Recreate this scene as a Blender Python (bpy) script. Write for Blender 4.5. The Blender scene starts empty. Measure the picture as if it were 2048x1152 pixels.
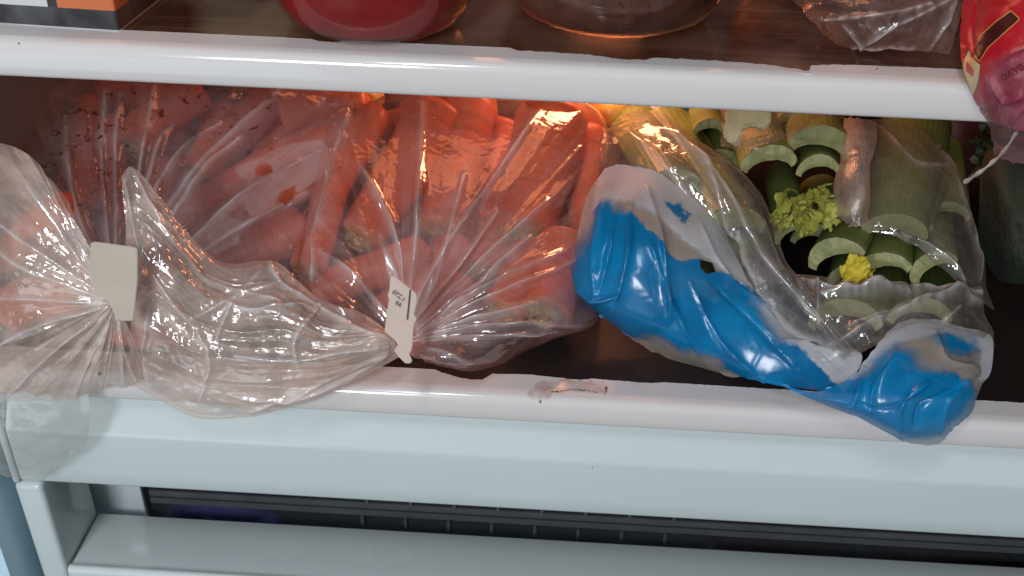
import bpy, bmesh, math, random
import numpy as np
from mathutils import Vector, Matrix
random.seed(7)
RNG = np.random.RandomState(11)
scn = bpy.context.scene
COL = scn.collection

# ------------------------------------------------------------ camera
F, TH, YAW, ROLL = 2048.0, math.radians(33.157), math.radians(-1.841), math.radians(1.984)
CAM = np.array([0.0, -0.42, 0.3438])
FW = np.array([math.sin(YAW)*math.cos(TH), math.cos(YAW)*math.cos(TH), -math.sin(TH)])
_r = np.array([math.cos(YAW), -math.sin(YAW), 0.0]); _u = np.cross(_r, FW)
RT = _r*math.cos(ROLL) + _u*math.sin(ROLL); UP = -_r*math.sin(ROLL) + _u*math.cos(ROLL)
cam = bpy.data.cameras.new('camera'); co = bpy.data.objects.new('camera', cam); COL.objects.link(co)
M = Matrix.Identity(4)
for i in range(3):
    M[i][0] = RT[i]; M[i][1] = UP[i]; M[i][2] = -FW[i]; M[i][3] = CAM[i]
co.matrix_world = M
cam.sensor_width = 36.0; cam.lens = 36.0; cam.clip_start = 0.01; cam.clip_end = 50
scn.camera = co

# ------------------------------------------------------------ view, world, lamps
scn.view_settings.view_transform = 'Standard'; scn.view_settings.look = 'None'
scn.view_settings.gamma = 1.0; scn.view_settings.exposure = 0.28
scn.cycles.transparent_max_bounces = 24; scn.cycles.max_bounces = 8
scn.cycles.caustics_reflective = False; scn.cycles.caustics_refractive = False
w = bpy.data.worlds.new('World'); scn.world = w; w.use_nodes = True
wn = w.node_tree; wn.nodes['Background'].inputs[1].default_value = 1.0
# a room: paler above, dimmer and browner below
tc = wn.nodes.new('ShaderNodeTexCoord'); sep = wn.nodes.new('ShaderNodeSeparateXYZ')
cr = wn.nodes.new('ShaderNodeValToRGB'); mr = wn.nodes.new('ShaderNodeMapRange')
mr.inputs[1].default_value = -1; mr.inputs[2].default_value = 1
wn.links.new(tc.outputs['Generated'], sep.inputs[0]); wn.links.new(sep.outputs[2], mr.inputs[0])
wn.links.new(mr.outputs[0], cr.inputs[0]); wn.links.new(cr.outputs[0], wn.nodes['Background'].inputs[0])
cr.color_ramp.elements[0].color = (0.05, 0.055, 0.055, 1)
cr.color_ramp.elements[1].color = (0.11, 0.13, 0.14, 1)

def area(name, loc, target, sx, sy, power, color):
    l = bpy.data.lights.new(name, 'AREA'); l.shape = 'RECTANGLE'; l.size = sx; l.size_y = sy
    l.energy = power; l.color = color
    o = bpy.data.objects.new(name, l); COL.objects.link(o); o.location = loc
    o.rotation_euler = (Vector(target)-Vector(loc)).to_track_quat('-Z', 'Y').to_euler()
    return o
area('window_and_glint_light', (-0.55, -1.8, 1.05), (0, 0.05, 0.05), 0.42, 0.60, 22.5, (0.94, 0.955, 1.0))
area('window_and_glint_light', (-0.22, -0.80, 1.35), (0.0, 0.03, 0.05), 0.11, 0.34, 3.4, (0.88, 0.94, 1.0))  # added overhead strip lamp for glints on the film, not a window
area('room_light', (-0.9, -1.4, -0.2), (0, 0, 0.0), 1.0, 0.8, 3.2, (0.72, 0.93, 1.0))
area('fridge_lamp_light', (-0.02, 0.33, 0.50), (0.0, 0.06, 0.16), 0.34, 0.22, 0.65, (1.0, 0.42, 0.22))
def point(name, loc, power, color, rad):
    l = bpy.data.lights.new(name, 'POINT'); l.energy = power; l.color = color; l.shadow_soft_size = rad
    o = bpy.data.objects.new(name, l); COL.objects.link(o); o.location = loc
    return o
point('fridge_lamp_light', (0.035, 0.250, 0.152), 0.85, (1.0, 0.37, 0.18), 0.03)

# ------------------------------------------------------------ projection helpers
def ray(px, py):
    d = FW*F + RT*(px-1024) - UP*(py-576)
    return d
def at(px, py, Y):            # world point seen at a pixel in the vertical plane y = Y
    d = ray(px, py); t = (Y-CAM[1])/d[1]
    return CAM + d*t
def atz(px, py, Z):
    d = ray(px, py); t = (Z-CAM[2])/d[2]
    return CAM + d*t
def psize(px, py, Y):
    p = at(px, py, Y)
    return float(np.dot(p-CAM, FW))/F

# ------------------------------------------------------------ noise
_perm = RNG.rand(512, 512)
def vnoise(x, y, seed=0):
    x = np.asarray(x, float)+seed*17.31; y = np.asarray(y, float)+seed*9.77
    xi = np.floor(x).astype(int); yi = np.floor(y).astype(int); fx = x-xi; fy = y-yi
    fx = fx*fx*(3-2*fx); fy = fy*fy*(3-2*fy)
    g = lambda a, b: _perm[a % 512, b % 512]
    return (g(xi, yi)*(1-fx)+g(xi+1, yi)*fx)*(1-fy)+(g(xi, yi+1)*(1-fx)+g(xi+1, yi+1)*fx)*fy
def fbm(x, y, seed=0, o=4):
    s = 0; a = 0.5
    for i in range(o):
        s = s + a*(vnoise(x*2**i, y*2**i, seed+i*3)-0.5); a *= 0.5
    return s
def tri(t):
    return np.abs((t % 1.0)*2-1)
def crumple(x, y, seed, layers):
    """crushed film: faceted cells with sharp creases between them; layers = (cells per metre, amplitude in metres)"""
    rs = np.random.RandomState(seed); h = np.zeros(x.shape)
    xf, yf = x.ravel(), y.ravel()
    for k, (fr, am) in enumerate(layers):
        g = 1.0/fr
        wx = xf+fbm(xf*fr*0.5, yf*fr*0.5, seed+k)*g*0.8; wy = yf+fbm(xf*fr*0.5+9, yf*fr*0.5+4, seed+k+5)*g*0.8
        gx = wx/g; gy = wy/g; ix = np.floor(gx).astype(int); iy = np.floor(gy).astype(int)
        tab = rs.rand(4, 64, 64); best = np.full(xf.shape, 1e9); sec = best.copy(); pl = np.zeros(xf.shape)
        for dx in (-1, 0, 1):
            for dy in (-1, 0, 1):
                cx, cy = (ix+dx), (iy+dy); a_, b_ = cx % 64, cy % 64
                px_ = cx+tab[0, a_, b_]; py_ = cy+tab[1, a_, b_]
                d = np.hypot(gx-px_, gy-py_)*(0.8+0.4*tab[2, a_, b_])
                closer = d < best
                sec = np.where(closer, best, np.minimum(sec, d)); best = np.where(closer, d, best)
        amp = np.clip(vnoise(xf*fr*0.4+k*3, yf*fr*0.4, seed+60+k)*1.6-0.25, 0.05, 1)
        h += (am*amp*(np.minimum(sec-best, 0.9)-0.4)).reshape(x.shape)
    return h

def crom(P, n):
    """Catmull-Rom along axis 0"""
    P = np.asarray(P, float); m = len(P)
    Q = np.concatenate([[2*P[0]-P[1]], P, [2*P[-1]-P[-2]]])
    out = []
    for k in range(n):
        t = k/(n-1)*(m-1); i = min(int(t), m-2); f = t-i
        p0, p1, p2, p3 = Q[i], Q[i+1], Q[i+2], Q[i+3]
        out.append(0.5*((2*p1)+(-p0+p2)*f+(2*p0-5*p1+4*p2-p3)*f*f+(-p0+3*p1-3*p2+p3)*f**3))
    return np.array(out)

def sdf(poly, X, Y):
    """signed distance (pixels), positive inside"""
    poly = np.array(poly, float); d = np.full(X.shape, 1e9); inside = np.zeros(X.shape, bool)
    n = len(poly)
    for i in range(n):
        a = poly[i]; b = poly[(i+1) % n]; e = b-a
        t = np.clip(((X-a[0])*e[0]+(Y-a[1])*e[1])/(e@e), 0, 1)
        d = np.minimum(d, np.hypot(X-a[0]-t*e[0], Y-a[1]-t*e[1]))
        c = ((a[1] > Y) != (b[1] > Y))
        with np.errstate(divide='ignore', invalid='ignore'):
            xs = (b[0]-a[0])*(Y-a[1])/(b[1]-a[1]+1e-12)+a[0]
        inside ^= c & (X < xs)
    return np.where(inside, d, -d)

# ------------------------------------------------------------ object helpers
def props(o, label=None, cat=None, group=None, kind=None):
    if label: o['label'] = label
    if cat: o['category'] = cat
    if group: o['group'] = group
    if kind: o['kind'] = kind
    return o
def empty(name, loc, **k):
    o = bpy.data.objects.new(name, None); COL.objects.link(o); o.location = tuple(loc)
    o.empty_display_size = 0.01
    return props(o, **k)
def mesh_obj(name, V, Fc, mat, parent=None, smooth=True, attrs=None, uv=None, **k):
    V = np.asarray(V, float)
    off = np.array(parent_loc(parent)) if parent else V.mean(0)
    me = bpy.data.meshes.new(name); me.from_pydata([tuple(v) for v in (V-off)], [], Fc)
    me.materials.append(mat)
    if smooth: me.polygons.foreach_set('use_smooth', [True]*len(me.polygons))
    for an, av in (attrs or {}).items():
        a = me.attributes.new(an, 'FLOAT', 'POINT'); a.data.foreach_set('value', np.asarray(av, float).ravel())
    if uv is not None:
        ul = me.uv_layers.new(name='UVMap'); li = np.zeros(len(me.loops), int); me.loops.foreach_get('vertex_index', li)
        ul.data.foreach_set('uv', np.asarray(uv)[li].ravel())
    me.update()
    o = bpy.data.objects.new(name, me); COL.objects.link(o)
    if parent: o.parent = parent
    else: o.location = tuple(off)
    return props(o, **k)
def parent_loc(p):
    l = Vector(p.location)
    while p.parent: p = p.parent; l = l+p.location
    return l
def gridfaces(n, m, wrap=False, off=0):
    f = []
    for i in range(n-1):
        for j in range(m if wrap else m-1):
            a = off+i*m+j; b = off+i*m+(j+1) % m
            f.append((a, b, b+m, a+m))
    return f
def box_bm(bm, x0, x1, y0, y1, z0, z1):
    vs = [bm.verts.new(p) for p in [(x0,y0,z0),(x1,y0,z0),(x1,y1,z0),(x0,y1,z0),(x0,y0,z1),(x1,y0,z1),(x1,y1,z1),(x0,y1,z1)]]
    for q in [(0,3,2,1),(4,5,6,7),(0,1,5,4),(1,2,6,5),(2,3,7,6),(3,0,4,7)]: bm.faces.new([vs[i] for i in q])
def boxes(name, lst, mat, parent=None, bevel=0.0, seg=2, **k):
    bm = bmesh.new()
    for b in lst: box_bm(bm, *b)
    if bevel: bmesh.ops.bevel(bm, geom=list(bm.edges), offset=bevel, segments=seg, affect='EDGES', profile=0.5)
    V = [tuple(v.co) for v in bm.verts]; bm.verts.index_update()
    Fc = [tuple(v.index for v in f.verts) for f in bm.faces]; bm.free()
    return mesh_obj(name, V, Fc, mat, parent, smooth=bool(bevel), **k)

# ------------------------------------------------------------ materials
class NT:
    def __init__(s, name):
        s.m = bpy.data.materials.new(name); s.m.use_nodes = True; s.t = s.m.node_tree
        s.t.nodes.clear(); s.out = s.n('ShaderNodeOutputMaterial')
    def n(s, typ, **k):
        x = s.t.nodes.new(typ)
        for a, b in k.items(): setattr(x, a, b)
        return x
    def set(s, sock, v):
        if isinstance(v, bpy.types.NodeSocket): s.t.links.new(v, sock)
        elif v is not None: sock.default_value = v
    def coord(s, scale=(1, 1, 1), kind='Object', rot=(0, 0, 0)):
        c = s.n('ShaderNodeTexCoord'); mp = s.n('ShaderNodeMapping')
        mp.inputs['Scale'].default_value = scale; mp.inputs['Rotation'].default_value = rot
        s.t.links.new(c.outputs[kind], mp.inputs[0]); return mp.outputs[0]
    def noise(s, scale, detail=4, rough=0.55, vec=None, dist=0.0):
        x = s.n('ShaderNodeTexNoise'); x.inputs['Scale'].default_value = scale
        x.inputs['Detail'].default_value = detail; x.inputs['Roughness'].default_value = rough
        x.inputs['Distortion'].default_value = dist
        s.set(x.inputs['Vector'], vec if vec is not None else s.coord()); return x.outputs['Fac']
    def voro(s, scale, feature='DISTANCE_TO_EDGE', vec=None, out='Distance'):
        x = s.n('ShaderNodeTexVoronoi', feature=feature); x.inputs['Scale'].default_value = scale
        s.set(x.inputs['Vector'], vec if vec is not None else s.coord()); return x.outputs[out]
    def attr(s, name):
        x = s.n('ShaderNodeAttribute', attribute_name=name); return x.outputs['Fac']
    def math(s, op, a, b=None, c=None, clamp=False):
        x = s.n('ShaderNodeMath', operation=op, use_clamp=clamp)
        s.set(x.inputs[0], a); s.set(x.inputs[1], b); s.set(x.inputs[2], c) if c is not None else None
        return x.outputs[0]
    def rng(s, v, a, b, c=0.0, d=1.0, smooth=False):
        x = s.n('ShaderNodeMapRange'); x.clamp = True
        if smooth: x.interpolation_type = 'SMOOTHSTEP'
        s.set(x.inputs[0], v)
        for i, q in enumerate((a, b, c, d)): s.set(x.inputs[i+1], q)
        return x.outputs[0]
    def mix(s, f, a, b, blend='MIX'):
        x = s.n('ShaderNodeMix', data_type='RGBA', blend_type=blend)
        s.set(x.inputs[0], f); s.set(x.inputs[6], rgba(a)); s.set(x.inputs[7], rgba(b)); return x.outputs[2]
    def mixsh(s, f, a, b):
        x = s.n('ShaderNodeMixShader'); s.set(x.inputs[0], f); s.set(x.inputs[1], a); s.set(x.inputs[2], b); return x.outputs[0]
    def bump(s, h, strength=0.3, dist=0.001, normal=None):
        x = s.n('ShaderNodeBump'); x.inputs['Strength'].default_value = strength; x.inputs['Distance'].default_value = dist
        s.set(x.inputs['Height'], h); s.set(x.inputs['Normal'], normal); return x.outputs[0]
    def pbr(s, color, rough=0.5, normal=None, **k):
        x = s.n('ShaderNodeBsdfPrincipled'); s.set(x.inputs['Base Color'], rgba(color)); s.set(x.inputs['Roughness'], rough)
        s.set(x.inputs['Normal'], normal)
        for a, b in k.items(): s.set(x.inputs[a.replace('_', ' ')], b)
        return x.outputs[0]
    def fin(s, sh): s.t.links.new(sh, s.out.inputs[0]); return s.m
def rgba(c):
    if isinstance(c, (tuple, list)) and len(c) == 3: return (*c, 1.0)
    return c

def mat_plastic(name, color, rough=0.22, dirt=0.25, specks=0.0, stain=None):
    t = NT(name); n1 = t.noise(9, 5); n2 = t.noise(160, 3)
    c = t.mix(t.rng(n1, 0.35, 0.75, 0, dirt), color, tuple(q*0.80 for q in color))
    if specks:
        v = t.voro(26, 'F1'); vc = t.voro(26, 'F1', out='Color')
        se = t.n('ShaderNodeSeparateColor'); t.set(se.inputs[0], vc)
        m = t.math('MULTIPLY', t.math('LESS_THAN', v, t.rng(t.noise(300, 2), 0.3, 0.7, 0.008, 0.035)), t.math('GREATER_THAN', se.outputs[0], 1-specks))
        c = t.mix(m, c, (0.04, 0.03, 0.025))
    if stain:
        a = t.attr('stain'); m = t.rng(t.math('ADD', a, t.math('MULTIPLY', t.math('SUBTRACT', t.noise(260, 5, 0.6), 0.5), 26.0)), -1.0, 3.0)
        edge = t.math('MULTIPLY', m, t.rng(t.noise(120, 4), 0.35, 0.6, 0.35, 1.0))
        c = t.mix(t.math('MULTIPLY', edge, 0.55), c, (0.33, 0.15, 0.10))
        sp = t.attr('scratch'); c = t.mix(t.rng(t.math('ADD', sp, t.math('MULTIPLY', t.math('SUBTRACT', t.noise(700, 2), 0.5), 6.0)), 0, 1.5), c, (0.05, 0.025, 0.02))
    b = t.bump(n2, 0.015, 0.0004)
    r = t.rng(n1, 0.3, 0.8, rough, rough+0.07)
    return t.fin(t.pbr(c, r, b, Specular_IOR_Level=0.55))

def mat_film(name, haze=0.12, haze_var=0.2, tint=(0.97, 0.96, 0.95), hazecol=(0.85, 0.82, 0.80), rough=0.07,
             fine=1.0, spec=0.085, drops=0.0, streak=0.12, aniso=None, boost=1.0, hscale=35, patches=False):
    """clear thin plastic: transparent, milky where noise says, glossy with crinkle bump"""
    t = NT(name); v = t.coord()
    uv = t.coord(kind='UV') if aniso else v
    nz = t.noise(hscale, 5, 0.62, vec=v, dist=0.6)
    # creases: sharp valleys of a distorted voronoi and long streak noise
    dv = t.n('ShaderNodeVectorMath', operation='ADD'); nn = t.n('ShaderNodeTexNoise'); nn.inputs['Scale'].default_value = 60
    nn.inputs['Detail'].default_value = 3
    t.set(nn.inputs['Vector'], v); scl = t.n('ShaderNodeVectorMath', operation='SCALE'); scl.inputs[3].default_value = 0.006
    t.set(scl.inputs[0], nn.outputs['Color']); t.set(dv.inputs[0], v); t.set(dv.inputs[1], scl.outputs[0])
    e1 = t.voro(42, 'DISTANCE_TO_EDGE', vec=dv.outputs[0]); e2 = t.voro(150, 'DISTANCE_TO_EDGE', vec=dv.outputs[0])
    mpt = t.n('ShaderNodeMapping'); mpt.inputs['Scale'].default_value = (aniso if aniso else (1, 1, 1)); t.set(mpt.inputs[0], uv)
    st = t.noise(1.0 if aniso else 120, 5, 0.6, vec=mpt.outputs[0], dist=0.25)
    h = t.math('ADD', t.math('MULTIPLY', t.math('MINIMUM', e1, 0.4), 3.2), t.math('MULTIPLY', t.math('MINIMUM', e2, 0.3), 0.8))
    h = t.math('ADD', h, t.math('MULTIPLY', st, 1.3 if aniso else 0.8))
    b = t.bump(h, 0.75*fine, 0.0011)
    lw = t.n('ShaderNodeLayerWeight'); lw.inputs[0].default_value = 0.5; t.set(lw.inputs['Normal'], b)
    fr = t.math('ADD', t.math('MULTIPLY', t.math('POWER', lw.outputs['Facing'], 4.0), 0.30), spec)
    fr = t.math('MULTIPLY', fr, boost, clamp=True)
    gl = t.n('ShaderNodeBsdfGlossy'); gl.inputs['Roughness'].default_value = rough; gl.inputs['Color'].default_value = (1, 1, 1, 1); t.set(gl.inputs['Normal'], b)
    tr = t.n('ShaderNodeBsdfTransparent'); tr.inputs[0].default_value = rgba(tint)
    df = t.n('ShaderNodeBsdfDiffuse'); df.inputs[0].default_value = rgba(hazecol); t.set(df.inputs['Normal'], b)
    tl = t.n('ShaderNodeBsdfTranslucent'); tl.inputs[0].default_value = rgba(hazecol)
    dd = t.mixsh(0.4, df.outputs[0], tl.outputs[0])
    hz = t.math('ADD', haze, t.math('MULTIPLY', t.rng(nz, 0.42, 0.72), haze_var))
    # film milkier at folds and edge-on; fold whitening also paints highlight streaks
    hz = t.math('ADD', hz, t.math('MULTIPLY', t.math('POWER', lw.outputs['Facing'], 3.0), 0.22))
    hz = t.math('ADD', hz, t.math('MULTIPLY', t.rng(st, 0.48, 0.66), streak))
    hz = t.math('ADD', hz, t.math('ADD', t.math('MULTIPLY', t.attr('fold'), 0.40), t.math('MULTIPLY', t.attr('gather'), 0.45)))
    hcol = t.mix(t.math('MULTIPLY', t.attr('fold'), 0.9, clamp=True), hazecol, (0.90, 0.86, 0.86))
    t.set(df.inputs[0], hcol); t.set(tl.inputs[0], hcol)
    if patches:
        pz = t.math('MULTIPLY', t.math('SUBTRACT', nz, 0.5), 16.0)
        pm = t.rng(t.math('ADD', t.attr('patch'), pz), -12, -7)
        hz = t.math('MAXIMUM', hz, t.math('MULTIPLY', pm, 0.56))
        dm_ = t.math('MULTIPLY', t.rng(t.attr('dirt'), -25, 15), t.rng(t.noise(150, 4, 0.6, vec=v), 0.59, 0.65))
        hz = t.math('MAXIMUM', hz, t.math('MULTIPLY', dm_, 0.8))
        hz = t.math('MULTIPLY', hz, t.rng(t.attr('bare'), -3, 1, 1.0, 0.05)); hcol = t.mix(pm, hcol, (0.74, 0.64, 0.66)); hcol = t.mix(dm_, hcol, (0.10, 0.035, 0.025))
        t.set(df.inputs[0], hcol); t.set(tl.inputs[0], hcol)
    if drops:
        dp = t.voro(420, 'F1', vec=v); dn = t.noise(22, 2, vec=v)
        dm = t.math('MULTIPLY', t.math('LESS_THAN', dp, 0.17), t.rng(dn, 0.52, 0.6)); hz = t.math('ADD', hz, t.math('MULTIPLY', dm, drops))
    base = t.mixsh(t.math('MINIMUM', hz, 0.95), tr.outputs[0], dd)
    return t.fin(t.mixsh(fr, base, gl.outputs[0]))

def mat_printed(name):
    """bag film printed blue and white; attributes: blue (signed px), white (signed px)"""
    t = NT(name); v = t.coord()
    nz = t.math('MULTIPLY', t.math('SUBTRACT', t.noise(130, 6, 0.65, vec=v), 0.5), 34.0)
    blue = t.rng(t.math('ADD', t.attr('blue'), nz), -2.0, t.rng(t.noise(22, 2, vec=v), 0.42, 0.58, 3.0, 34.0), smooth=True)
    white = t.rng(t.math('ADD', t.attr('white'), t.math('MULTIPLY', nz, 0.5)), -3, 5)
    deep = t.noise(28, 4, 0.6, vec=v)
    bc = t.mix(t.rng(deep, 0.3, 0.7), (0.0, 0.22, 0.54), (0.0, 0.30, 0.64))
    wc = t.mix(white, (0.62, 0.53, 0.46), t.mix(t.noise(40, 3, vec=v), (0.72, 0.72, 0.76), (0.84, 0.84, 0.88)))
    col = t.mix(blue, wc, bc)
    opac = t.math('MAXIMUM', t.math('MULTIPLY', blue, t.rng(deep, 0.35, 0.6, 0.72, 0.95)), t.math('MULTIPLY', white, t.rng(t.noise(50, 3, vec=v), 0.3, 0.7, 0.6, 0.82)))
    opac = t.math('MAXIMUM', opac, t.rng(t.noise(30, 4, 0.6, vec=v), 0.35, 0.65, 0.50, 0.74))
    hole = t.attr('hole'); opac = t.math('MULTIPLY', opac, t.rng(t.math('ADD', hole, t.math('MULTIPLY', nz, 0.2)), -1, 1, 1, 0))
    e1 = t.voro(60, 'DISTANCE_TO_EDGE', vec=v); st = t.noise(45, 4, 0.5, vec=v, dist=0.5)
    b = t.bump(t.math('ADD', t.math('MULTIPLY', t.math('MINIMUM', e1, 0.1), 2.5), t.math('MULTIPLY', st, 1.2)), 0.22, 0.0012)
    lw = t.n('ShaderNodeLayerWeight'); lw.inputs[0].default_value = 0.5; t.set(lw.inputs['Normal'], b)
    fr = t.math('ADD', t.math('MULTIPLY', t.math('POWER', lw.outputs['Facing'], 4.0), 0.25), 0.045)
    gl = t.n('ShaderNodeBsdfGlossy'); gl.inputs['Roughness'].default_value = 0.22; t.set(gl.inputs['Normal'], b)
    tr = t.n('ShaderNodeBsdfTransparent'); tr.inputs[0].default_value = (0.93, 0.93, 0.93, 1)
    df = t.n('ShaderNodeBsdfDiffuse'); t.set(df.inputs[0], col); t.set(df.inputs['Normal'], b)
    tl = t.n('ShaderNodeBsdfTranslucent'); t.set(tl.inputs[0], col)
    base = t.mixsh(opac, tr.outputs[0], t.mixsh(0.3, df.outputs[0], tl.outputs[0]))
    return t.fin(t.mixsh(fr, base, gl.outputs[0]))

def mat_carrot():
    t = NT('carrot_skin'); v = t.coord()
    oi = t.n('ShaderNodeObjectInfo').outputs['Random']
    c = t.mix(t.noise(55, 4, vec=v), (0.66, 0.115, 0.06), (0.78, 0.19, 0.09))
    c = t.mix(t.math('MULTIPLY', oi, 0.5), c, (0.60, 0.11, 0.03))
    ln = t.attr('ring')    # cross lines
    c = t.mix(t.math('MULTIPLY', ln, 0.45), c, (0.40, 0.10, 0.03))
    c = t.mix(t.rng(t.noise(170, 3, vec=v), 0.62, 0.8, 0, 0.5), c, (0.80, 0.45, 0.25))
    c = t.mix(t.rng(t.attr('crown'), 0.0, 1.0, 0, 0.75), c, (0.30, 0.26, 0.07))
    b = t.bump(t.math('ADD', t.noise(160, 4, vec=v), t.math('MULTIPLY', ln, -0.7)), 0.3, 0.0007)
    return t.fin(t.pbr(c, 0.42, b, Subsurface_Weight=0.12, Subsurface_Radius=(0.006, 0.002, 0.001), Subsurface_Scale=1.0))
def mat_simple(name, c1, c2, scale=60, rough=0.5, bump=0.3, bscale=200, dist=0.0006, stretch=(1, 1, 1), **k):
    t = NT(name); v = t.coord(stretch)
    c = t.mix(t.rng(t.noise(scale, 5, 0.6, vec=v), 0.3, 0.7), c1, c2)
    return t.fin(t.pbr(c, rough, t.bump(t.noise(bscale, 4, vec=v), bump, dist), **k))
def mat_celery():
    t = NT('celery_skin'); v = t.coord()
    c = t.mix(t.rng(t.noise(40, 4, vec=v), 0.3, 0.7), (0.135, 0.20, 0.045), (0.26, 0.34, 0.10))
    c = t.mix(t.math('MULTIPLY', t.attr('rib'), 0.3), c, (0.12, 0.16, 0.035))
    c = t.mix(t.rng(t.attr('len'), 0.0, 0.25, 0.5, 0), c, (0.34, 0.39, 0.17))
    return t.fin(t.pbr(c, 0.38, t.bump(t.math('ADD', t.attr('rib'), t.noise(150, 3, vec=v)), 0.3, 0.0004), Subsurface_Weight=0.1, Subsurface_Radius=(0.003, 0.004, 0.001), Subsurface_Scale=1.0))
def mat_glass_shelf(name, col, clear=0.5):
    t = NT(name); v = t.coord()
    tr = t.n('ShaderNodeBsdfTransparent'); tr.inputs[0].default_value = rgba(col)
    lines = t.noise(1.0, 3, 0.7, vec=t.coord((3, 700, 1)))
    df = t.n('ShaderNodeBsdfDiffuse'); df.inputs[0].default_value = (0.45, 0.26, 0.18, 1)
    gl = t.n('ShaderNodeBsdfGlossy'); gl.inputs['Roughness'].default_value = 0.06
    b = t.bump(t.math('ADD', lines, t.noise(80, 3, vec=v)), 0.12, 0.0004); t.set(gl.inputs['Normal'], b)
    lw = t.n('ShaderNodeLayerWeight'); lw.inputs[0].default_value = 0.5
    fr = t.math('ADD', t.math('MULTIPLY', t.math('POWER', lw.outputs['Facing'], 4.5), 0.8), 0.05)
    smear_sheen = t.math('MULTIPLY', t.rng(t.noise(16, 5, vec=v), 0.4, 0.75), 0.32)  # brown diffuse smears that also paint in warm reflections on the glass
    m = t.mixsh(t.math('ADD', smear_sheen, t.math('MULTIPLY', t.rng(lines, 0.55, 0.75), 0.35)), tr.outputs[0], df.outputs[0])
    return t.fin(t.mixsh(fr, m, gl.outputs[0]))

M_TRIM = mat_plastic('white_trim_plastic', (0.70, 0.66, 0.645), 0.10, 0.12, 0.10, stain=True)
M_PANEL = mat_plastic('white_panel_plastic', (0.62, 0.68, 0.68), 0.09, 0.22, 0.35)
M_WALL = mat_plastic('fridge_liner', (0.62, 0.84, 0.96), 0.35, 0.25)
M_BACK = mat_plastic('painted_shade_liner', (0.035, 0.025, 0.022), 0.5, 0.3)  # interior shade on back and right walls put into a near-black colour
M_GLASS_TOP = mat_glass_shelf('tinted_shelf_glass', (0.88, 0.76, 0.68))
M_GLASS_LOW = mat_plastic('shelf_glass_painted_dark', (0.009, 0.0045, 0.004), 0.55, 0.4)  # unlit space under the glass put into an opaque near-black colour
M_CARROT = mat_carrot()
M_CROWN = mat_simple('carrot_crown', (0.16, 0.12, 0.045), (0.42, 0.36, 0.18), 180, 0.7, 0.9, 260, 0.0015)
M_CELERY = mat_celery()
M_CUT = mat_simple('celery_cut_flesh', (0.17, 0.20, 0.06), (0.38, 0.36, 0.17), 60, 0.5, 0.7, 330, 0.001)
M_LEAF = mat_simple('pale_celery_leaf', (0.30, 0.33, 0.045), (0.52, 0.50, 0.12), 90, 0.5, 0.5, 260, 0.001, Subsurface_Weight=0.15, Subsurface_Radius=(.002, .002, .001), Subsurface_Scale=1.0)
M_LEAFY = mat_simple('yellow_leaf', (0.46, 0.38, 0.02), (0.66, 0.54, 0.05), 90, 0.5, 0.5, 260, 0.001)

# ============================================================ THE FRIDGE
XL, XR = -0.305, 0.335
boxes('wall_left', [(XL-0.02, XL, 0.022, 0.47, -0.30, 0.62)], mat_plastic('shaded_liner', (0.11, 0.13, 0.18), 0.4, 0.3), kind='structure')  # inner part of the left wall, shade put into a darker liner colour
boxes('wall_front_edge', [(XL-0.02, XL+0.0004, -0.02, 0.0215, -0.30, 0.62)], M_WALL, kind='structure')  # lit front of the same wall, brightness put into its colour
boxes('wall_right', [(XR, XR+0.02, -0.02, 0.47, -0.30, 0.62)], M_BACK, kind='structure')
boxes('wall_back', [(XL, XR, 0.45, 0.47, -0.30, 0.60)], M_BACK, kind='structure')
boxes('ceiling', [(XL, XR, -0.02, 0.45, 0.60, 0.62)], M_WALL, kind='structure')
boxes('floor', [(XL, XR, 0.0, 0.45, -0.30, -0.28)], M_WALL, kind='structure')

def trim(name, ztop, zbot, jag, parent, stain=False):
    """rounded front rail of a shelf, with a chipped rear edge on its flat top"""
    n = 700; xs = np.linspace(XL+0.001, XR-0.001, n); D = 0.021; R = 0.0055; H = ztop-zbot
    prof = [(D, ztop), (0.019, ztop)]+[(0.019-0.0008*q_, ztop+0.00002*q_) for q_ in range(1, 16)]
    for k in range(9):
        a = math.pi/2*k/8; prof.append((R-R*math.sin(a)*1.0, ztop-R+R*math.cos(a)))
    prof += [(-0.0008, ztop-H*0.62), (0.0, zbot+0.0022)]
    for k in range(1, 5):
        a = math.pi/2*k/4; prof.append((0.0022-0.0022*math.cos(a), zbot+0.0022-0.0022*math.sin(a)))
    prof += [(0.010, zbot)]
    V = []; A = []; B = []
    for x in xs:
        for k, (y, z) in enumerate(prof):
            yy = y
            if k == 0: yy = y-jag(x)
            if 0 < k < 17: yy = min(y, max(D-jag(x)-0.0003*k, 0.0056+0.0001*(17-k)))
            V.append((x, yy, z))
    V = np.array(V); m = len(prof)
    d = V-CAM; dep = d@FW; PX = 1024+F*(d@RT)/dep; PY = 576-F*(d@UP)/dep
    if stain:
        A = np.maximum(sdf([(1050, 795), (1075, 762), (1130, 758), (1180, 760), (1218, 768), (1212, 792), (1200, 786), (1150, 780), (1110, 784), (1095, 802)], PX, PY), -30)
        B = np.maximum(sdf([(1100, 782), (1150, 777), (1198, 783), (1196, 786), (1150, 781), (1102, 786)], PX, PY), sdf([(1076, 799), (1084, 799), (1083, 806), (1078, 805)], PX, PY))
        B = np.maximum(B, sdf([(1208, 772), (1217, 773), (1215, 786), (1211, 785)], PX, PY))
    else:
        A = np.full(len(V), -60.0); B = np.maximum(sdf([(1752, 136), (1758, 136), (1757, 140), (1752, 140)], PX, PY), sdf([(1623, 208), (1638, 207), (1637, 210), (1625, 211)], PX, PY))
    # fine sampling across x is enough for the marks; rows are interpolated by the mesh
    return mesh_obj(name, V, [f[::-1] for f in gridfaces(n, m)], M_TRIM, parent, attrs={'stain': A, 'scratch': B})
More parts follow.
